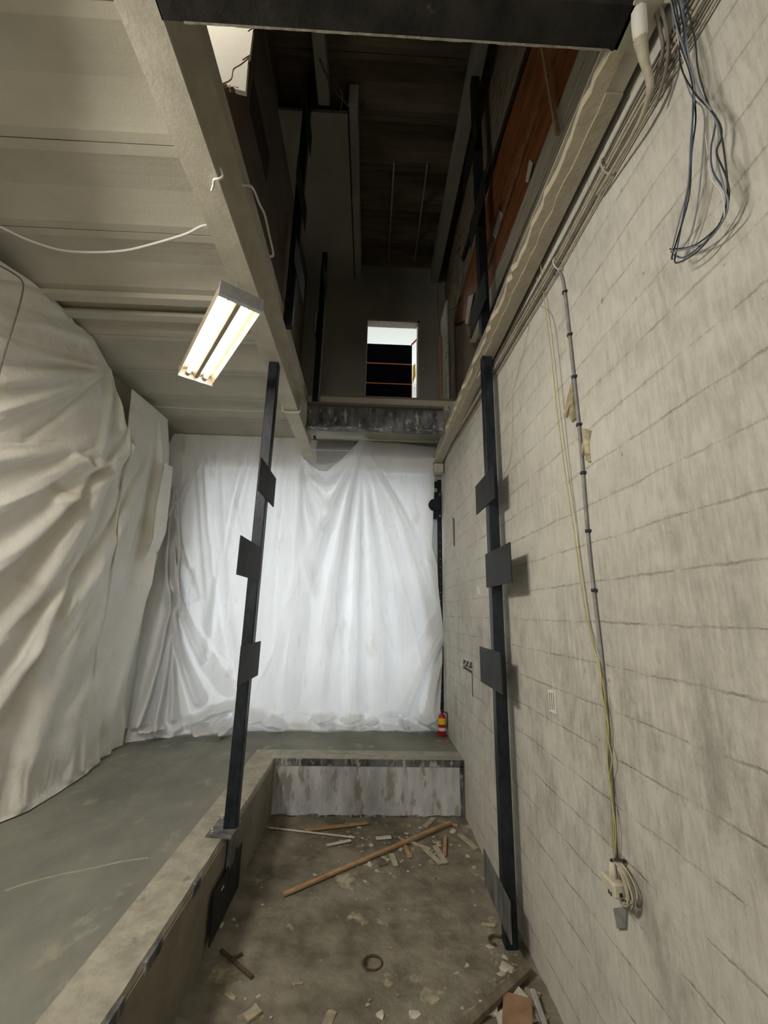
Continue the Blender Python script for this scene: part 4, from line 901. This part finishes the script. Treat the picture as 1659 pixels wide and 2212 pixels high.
o = obj('tape_strip', tapes([(1266, 926), (1279, 930), (1274, 955), (1276, 985), (1278, 997), (1272, 995), (1268, 970), (1259, 992), (1262, 965), (1267, 945)], 2), M_TAPE); tag(o, 'torn brown tape stuck right of the conduit on the right wall', 'tape')

# ------------------------------------------------------------------ debris in the pit
def stick(name, p0, p1, wd, th, m, label, cat, z=ZP, lift=(0.012, 0.012), group=None):
    a = at(*p0, Z=z + lift[0]); b_ = at(*p1, Z=z + lift[1]); bm = B(); obox(bm, a, b_, wd, th, bev=0.003)
    o = obj(name, bm, m); return tag(o, label, cat, group)
stick('timber_batten', (612, 1932), (972, 1776), 0.035, 0.022, M_WOOD, 'long raw timber batten lying diagonally across the pit floor', 'batten', lift=(0.018, 0.05))
stick('timber_batten', (658, 1793), (795, 1777), 0.05, 0.015, M_WOOD, 'short brown batten lying near the far pit wall', 'batten', lift=(0.02, 0.02))
stick('white_strip', (576, 1787), (766, 1809), 0.018, 0.012, M_PALE, 'long pale painted strip lying under the short brown batten', 'strip')
stick('white_strip', (705, 1826), (758, 1815), 0.035, 0.012, M_PALE, 'short pale wood piece below the tip of the long pale strip', 'strip')
stick('white_strip', (812, 1811), (845, 1808), 0.05, 0.012, M_PALE, 'short pale wood piece lying left of the crossing of chips', 'strip')
chips = [((868, 1812), (886, 1852), 0.04, M_WOOD, 'brown splinter crossing under the long batten'),
         ((887, 1818), (930, 1835), 0.03, M_WOODG, 'pale chip just right of the long batten'),
         ((915, 1832), (953, 1866), 0.045, M_WOODG, 'pale chip pointing to the lower right, left of its twin'),
         ((940, 1828), (962, 1864), 0.055, M_WOODG, 'broad pale chip right of the parallel pale chip'),
         ((962, 1806), (960, 1848), 0.035, M_WOOD, 'slim tan chip standing out beside the broad pale chip'),
         ((992, 1802), (1030, 1834), 0.055, M_WOODG, 'grey green chip near the right wall of the pit'),
         ((846, 1845), (855, 1870), 0.05, M_WOODG, 'small upright looking grey chip below the long batten'),
         ((918, 1786), (938, 1766), 0.06, M_WOODG, 'grey chip leaning at the far pit wall'),
         ((945, 1772), (990, 1784), 0.03, M_WOOD, 'tan chip by the tip of the long batten'),
         ((1040, 1996), (1070, 1999), 0.02, M_WOODG, 'thin pale stick near the foot plate of the right post'),
         ((530, 2200), (560, 2178), 0.06, M_WOODG, 'tan chip at the near left of the pit floor'),
         ((818, 1868), (836, 1862), 0.05, M_WOODD, 'dark stub chip below the long batten middle')]
for a, b_, wd, m_, lab_ in chips: stick('wood_chip', a, b_, wd, 0.016, m_, lab_, 'wood chip', group='wood chips on the pit floor')
stick('timber_batten', (985, 2235), (1142, 2090), 0.055, 0.035, M_WOODD, 'dark old batten lying in the rubble at the near right corner', 'batten', lift=(0.02, 0.05))
stick('hardboard_offcut', (1118, 2235), (1118, 2150), 0.16, 0.012, mat('red_brown_board', (0.20, 0.115, 0.06), (0.30, 0.18, 0.10), 8, 0.8, bump=0.2), 'red brown board offcut in the rubble at the near right corner', 'offcut', lift=(0.03, 0.04))
stick('bent_pipe', (1150, 2140), (1180, 2225), 0.03, 0.03, M_GALV, 'bent dull metal offcut beside the red brown board', 'offcut', lift=(0.05, 0.02))
stick('rebar_piece', (477, 2052), (545, 2110), 0.022, 0.016, M_RUST, 'rusty angle piece lying at the left of the pit floor', 'scrap iron')
stick('rebar_piece', (498, 2072), (524, 2060), 0.016, 0.016, M_RUST, 'short rusty bar just above the rusty angle piece', 'scrap iron')
pts = [at(x_, y_, Z=ZP + 0.02) for x_, y_ in ((1105, 2022), (1078, 2022), (1066, 2020), (1056, 2026), (1060, 2036), (1072, 2040))]
cable('rusty_hook', pts, 0.008, M_RUST, 'rusty hook on the floor at the foot of the right post', 'hook')
pc = at(805, 2080, Z=ZP); bm = B()
tube(bm, [(pc.x + 0.06 * math.cos(a), pc.y + 0.06 * math.sin(a), ZP + 0.002) for a in np.linspace(0, 2 * math.pi, 25)], 0.006, 6, 0)
dr = obj('floor_drain', bm, M_RUST); tag(dr, 'small round drain ring set in the pit floor', 'drain')
stones = [(642, 2122, .05, .035, .03, M_STONE, 'squarish tan stone chunk in the middle of the near pit floor'), (528, 2200, .09, .05, .02, M_STONE, 'flat tan slab chunk at the near left edge'), (708, 2206, .07, .04, .035, M_STONE, 'tan brick chunk at the bottom edge of the pit floor'),
          (925, 2150, .07, .045, .02, M_STONE, 'flat dusty lump in the near pit floor right of centre'), (820, 2190, .03, .025, .02, M_STONEW, 'small lump near the bottom of the pit'), (895, 2190, .035, .03, .02, M_STONEW, 'crumbly pale lump left of the dark batten'),
          (497, 2150, .02, .05, .02, M_STONE, 'dusty elongated clod near the left curb'), (636, 1768, .035, .03, .03, M_STONEW, 'small white stone at the far pit wall'), (800, 1868, .04, .035, .04, M_STONEW, 'pale crumbled plaster lump below the long batten'),
          (943, 1818, .05, .05, .025, M_STONE, 'ring shaped dusty lump among the chips'), (977, 1797, .045, .05, .035, M_STONEW, 'pale stone at the far right of the pit'), (885, 1783, .03, .03, .02, M_STONE, 'round grey pebble near the far wall'),
          (1130, 2165, .08, .05, .05, M_STONEW, 'pale rubble chunk right of the dark batten'), (1055, 2180, .06, .05, .04, M_STONEW, 'pale rubble chunk below the dark batten'), (1020, 2195, .05, .045, .04, M_STONE, 'brown rubble chunk under the dark batten'),
          (1090, 2090, .05, .04, .03, M_STONEW, 'white crumbs heap above the dark batten'), (1120, 2110, .04, .035, .03, M_STONE, 'brown lump where the dark batten meets the wall'), (1150, 2150, .05, .035, .05, M_STONE, 'brown lump behind the red brown board'),
          (1085, 2200, .05, .05, .05, M_STONEW, 'pale chunk overlapping the red brown board'), (1165, 2195, .04, .05, .03, M_STONE, 'brown rubble chunk at the wall foot')]
for k, (x_, y_, a, b_, c, m_, lab_) in enumerate(stones):
    p = at(x_, y_, Z=ZP); bm = B(); lump(bm, (p.x, p.y, ZP - 0.008), (a, b_, c), 40 + k, k * 0.7); o = obj('rubble_piece', bm, m_); tag(o, lab_, 'rubble', 'larger rubble pieces in the pit')
rnd = random.Random(21); n_ = 0
protos = []
for k in range(6):
    bm = B(); lump(bm, (0, 0, 0), (1, 0.75, 0.7), 300 + k); o = obj('rubble_crumb', bm, (M_STONE, M_STONEW)[k % 2], origin=(0, 0, 0)); protos.append(o)
spots_ = []
while len(spots_) < 230:
    u_ = rnd.random()
    if u_ < 0.45: x_, y_ = rnd.gauss(860, 90), rnd.gauss(1825, 35)
    elif u_ < 0.6: x_, y_ = rnd.gauss(1090, 45), rnd.gauss(2140, 50)
    elif u_ < 0.72: x_, y_ = rnd.uniform(560, 600) - (rnd.random() * 150), rnd.uniform(1800, 2200)
    else: x_, y_ = rnd.uniform(450, 1100), rnd.uniform(1780, 2210)
    if y_ < 1772 or y_ > 2240: continue
    p = at(x_, y_, Z=ZP)
    if not (PX0 + 0.03 < p.x < XW - 0.04 and 1.8 < p.y < PY1 - 0.03): continue
    spots_.append((p, u_))
for k, (p, u_) in enumerate(spots_):
    src = protos[k % 6]
    o = src if k < 6 else src.copy()
    if k >= 6: COL.objects.link(o)
    s_ = rnd.uniform(0.006, 0.020) * (1.5 if u_ < 0.6 else 0.8)
    o.location = (p.x, p.y, ZP - 0.004); o.scale = (s_, s_, s_); o.rotation_euler = (0, 0, rnd.uniform(0, 6.28))
    tag(o, 'tiny crumb of plaster or brick scattered on the dusty pit floor', 'rubble', 'tiny crumbs on the pit floor')
# pale scratch line across the slab, loose dust line
bm = B()
pts = [at(x_, y_, Z=0.001) for x_, y_ in ((10, 1925), (60, 1908), (130, 1890), (200, 1876), (260, 1862), (320, 1853))]
for a, b_ in zip(smooth(pts, 4), smooth(pts, 4)[1:]): obox(bm, a, b_, 0.018 + 0.008 * noise.noise(a * 9), 0.004)
o = obj('dust_line', bm, M_CURB); tag(o, 'thin pale line of mortar dust across the left concrete floor', 'dust line')
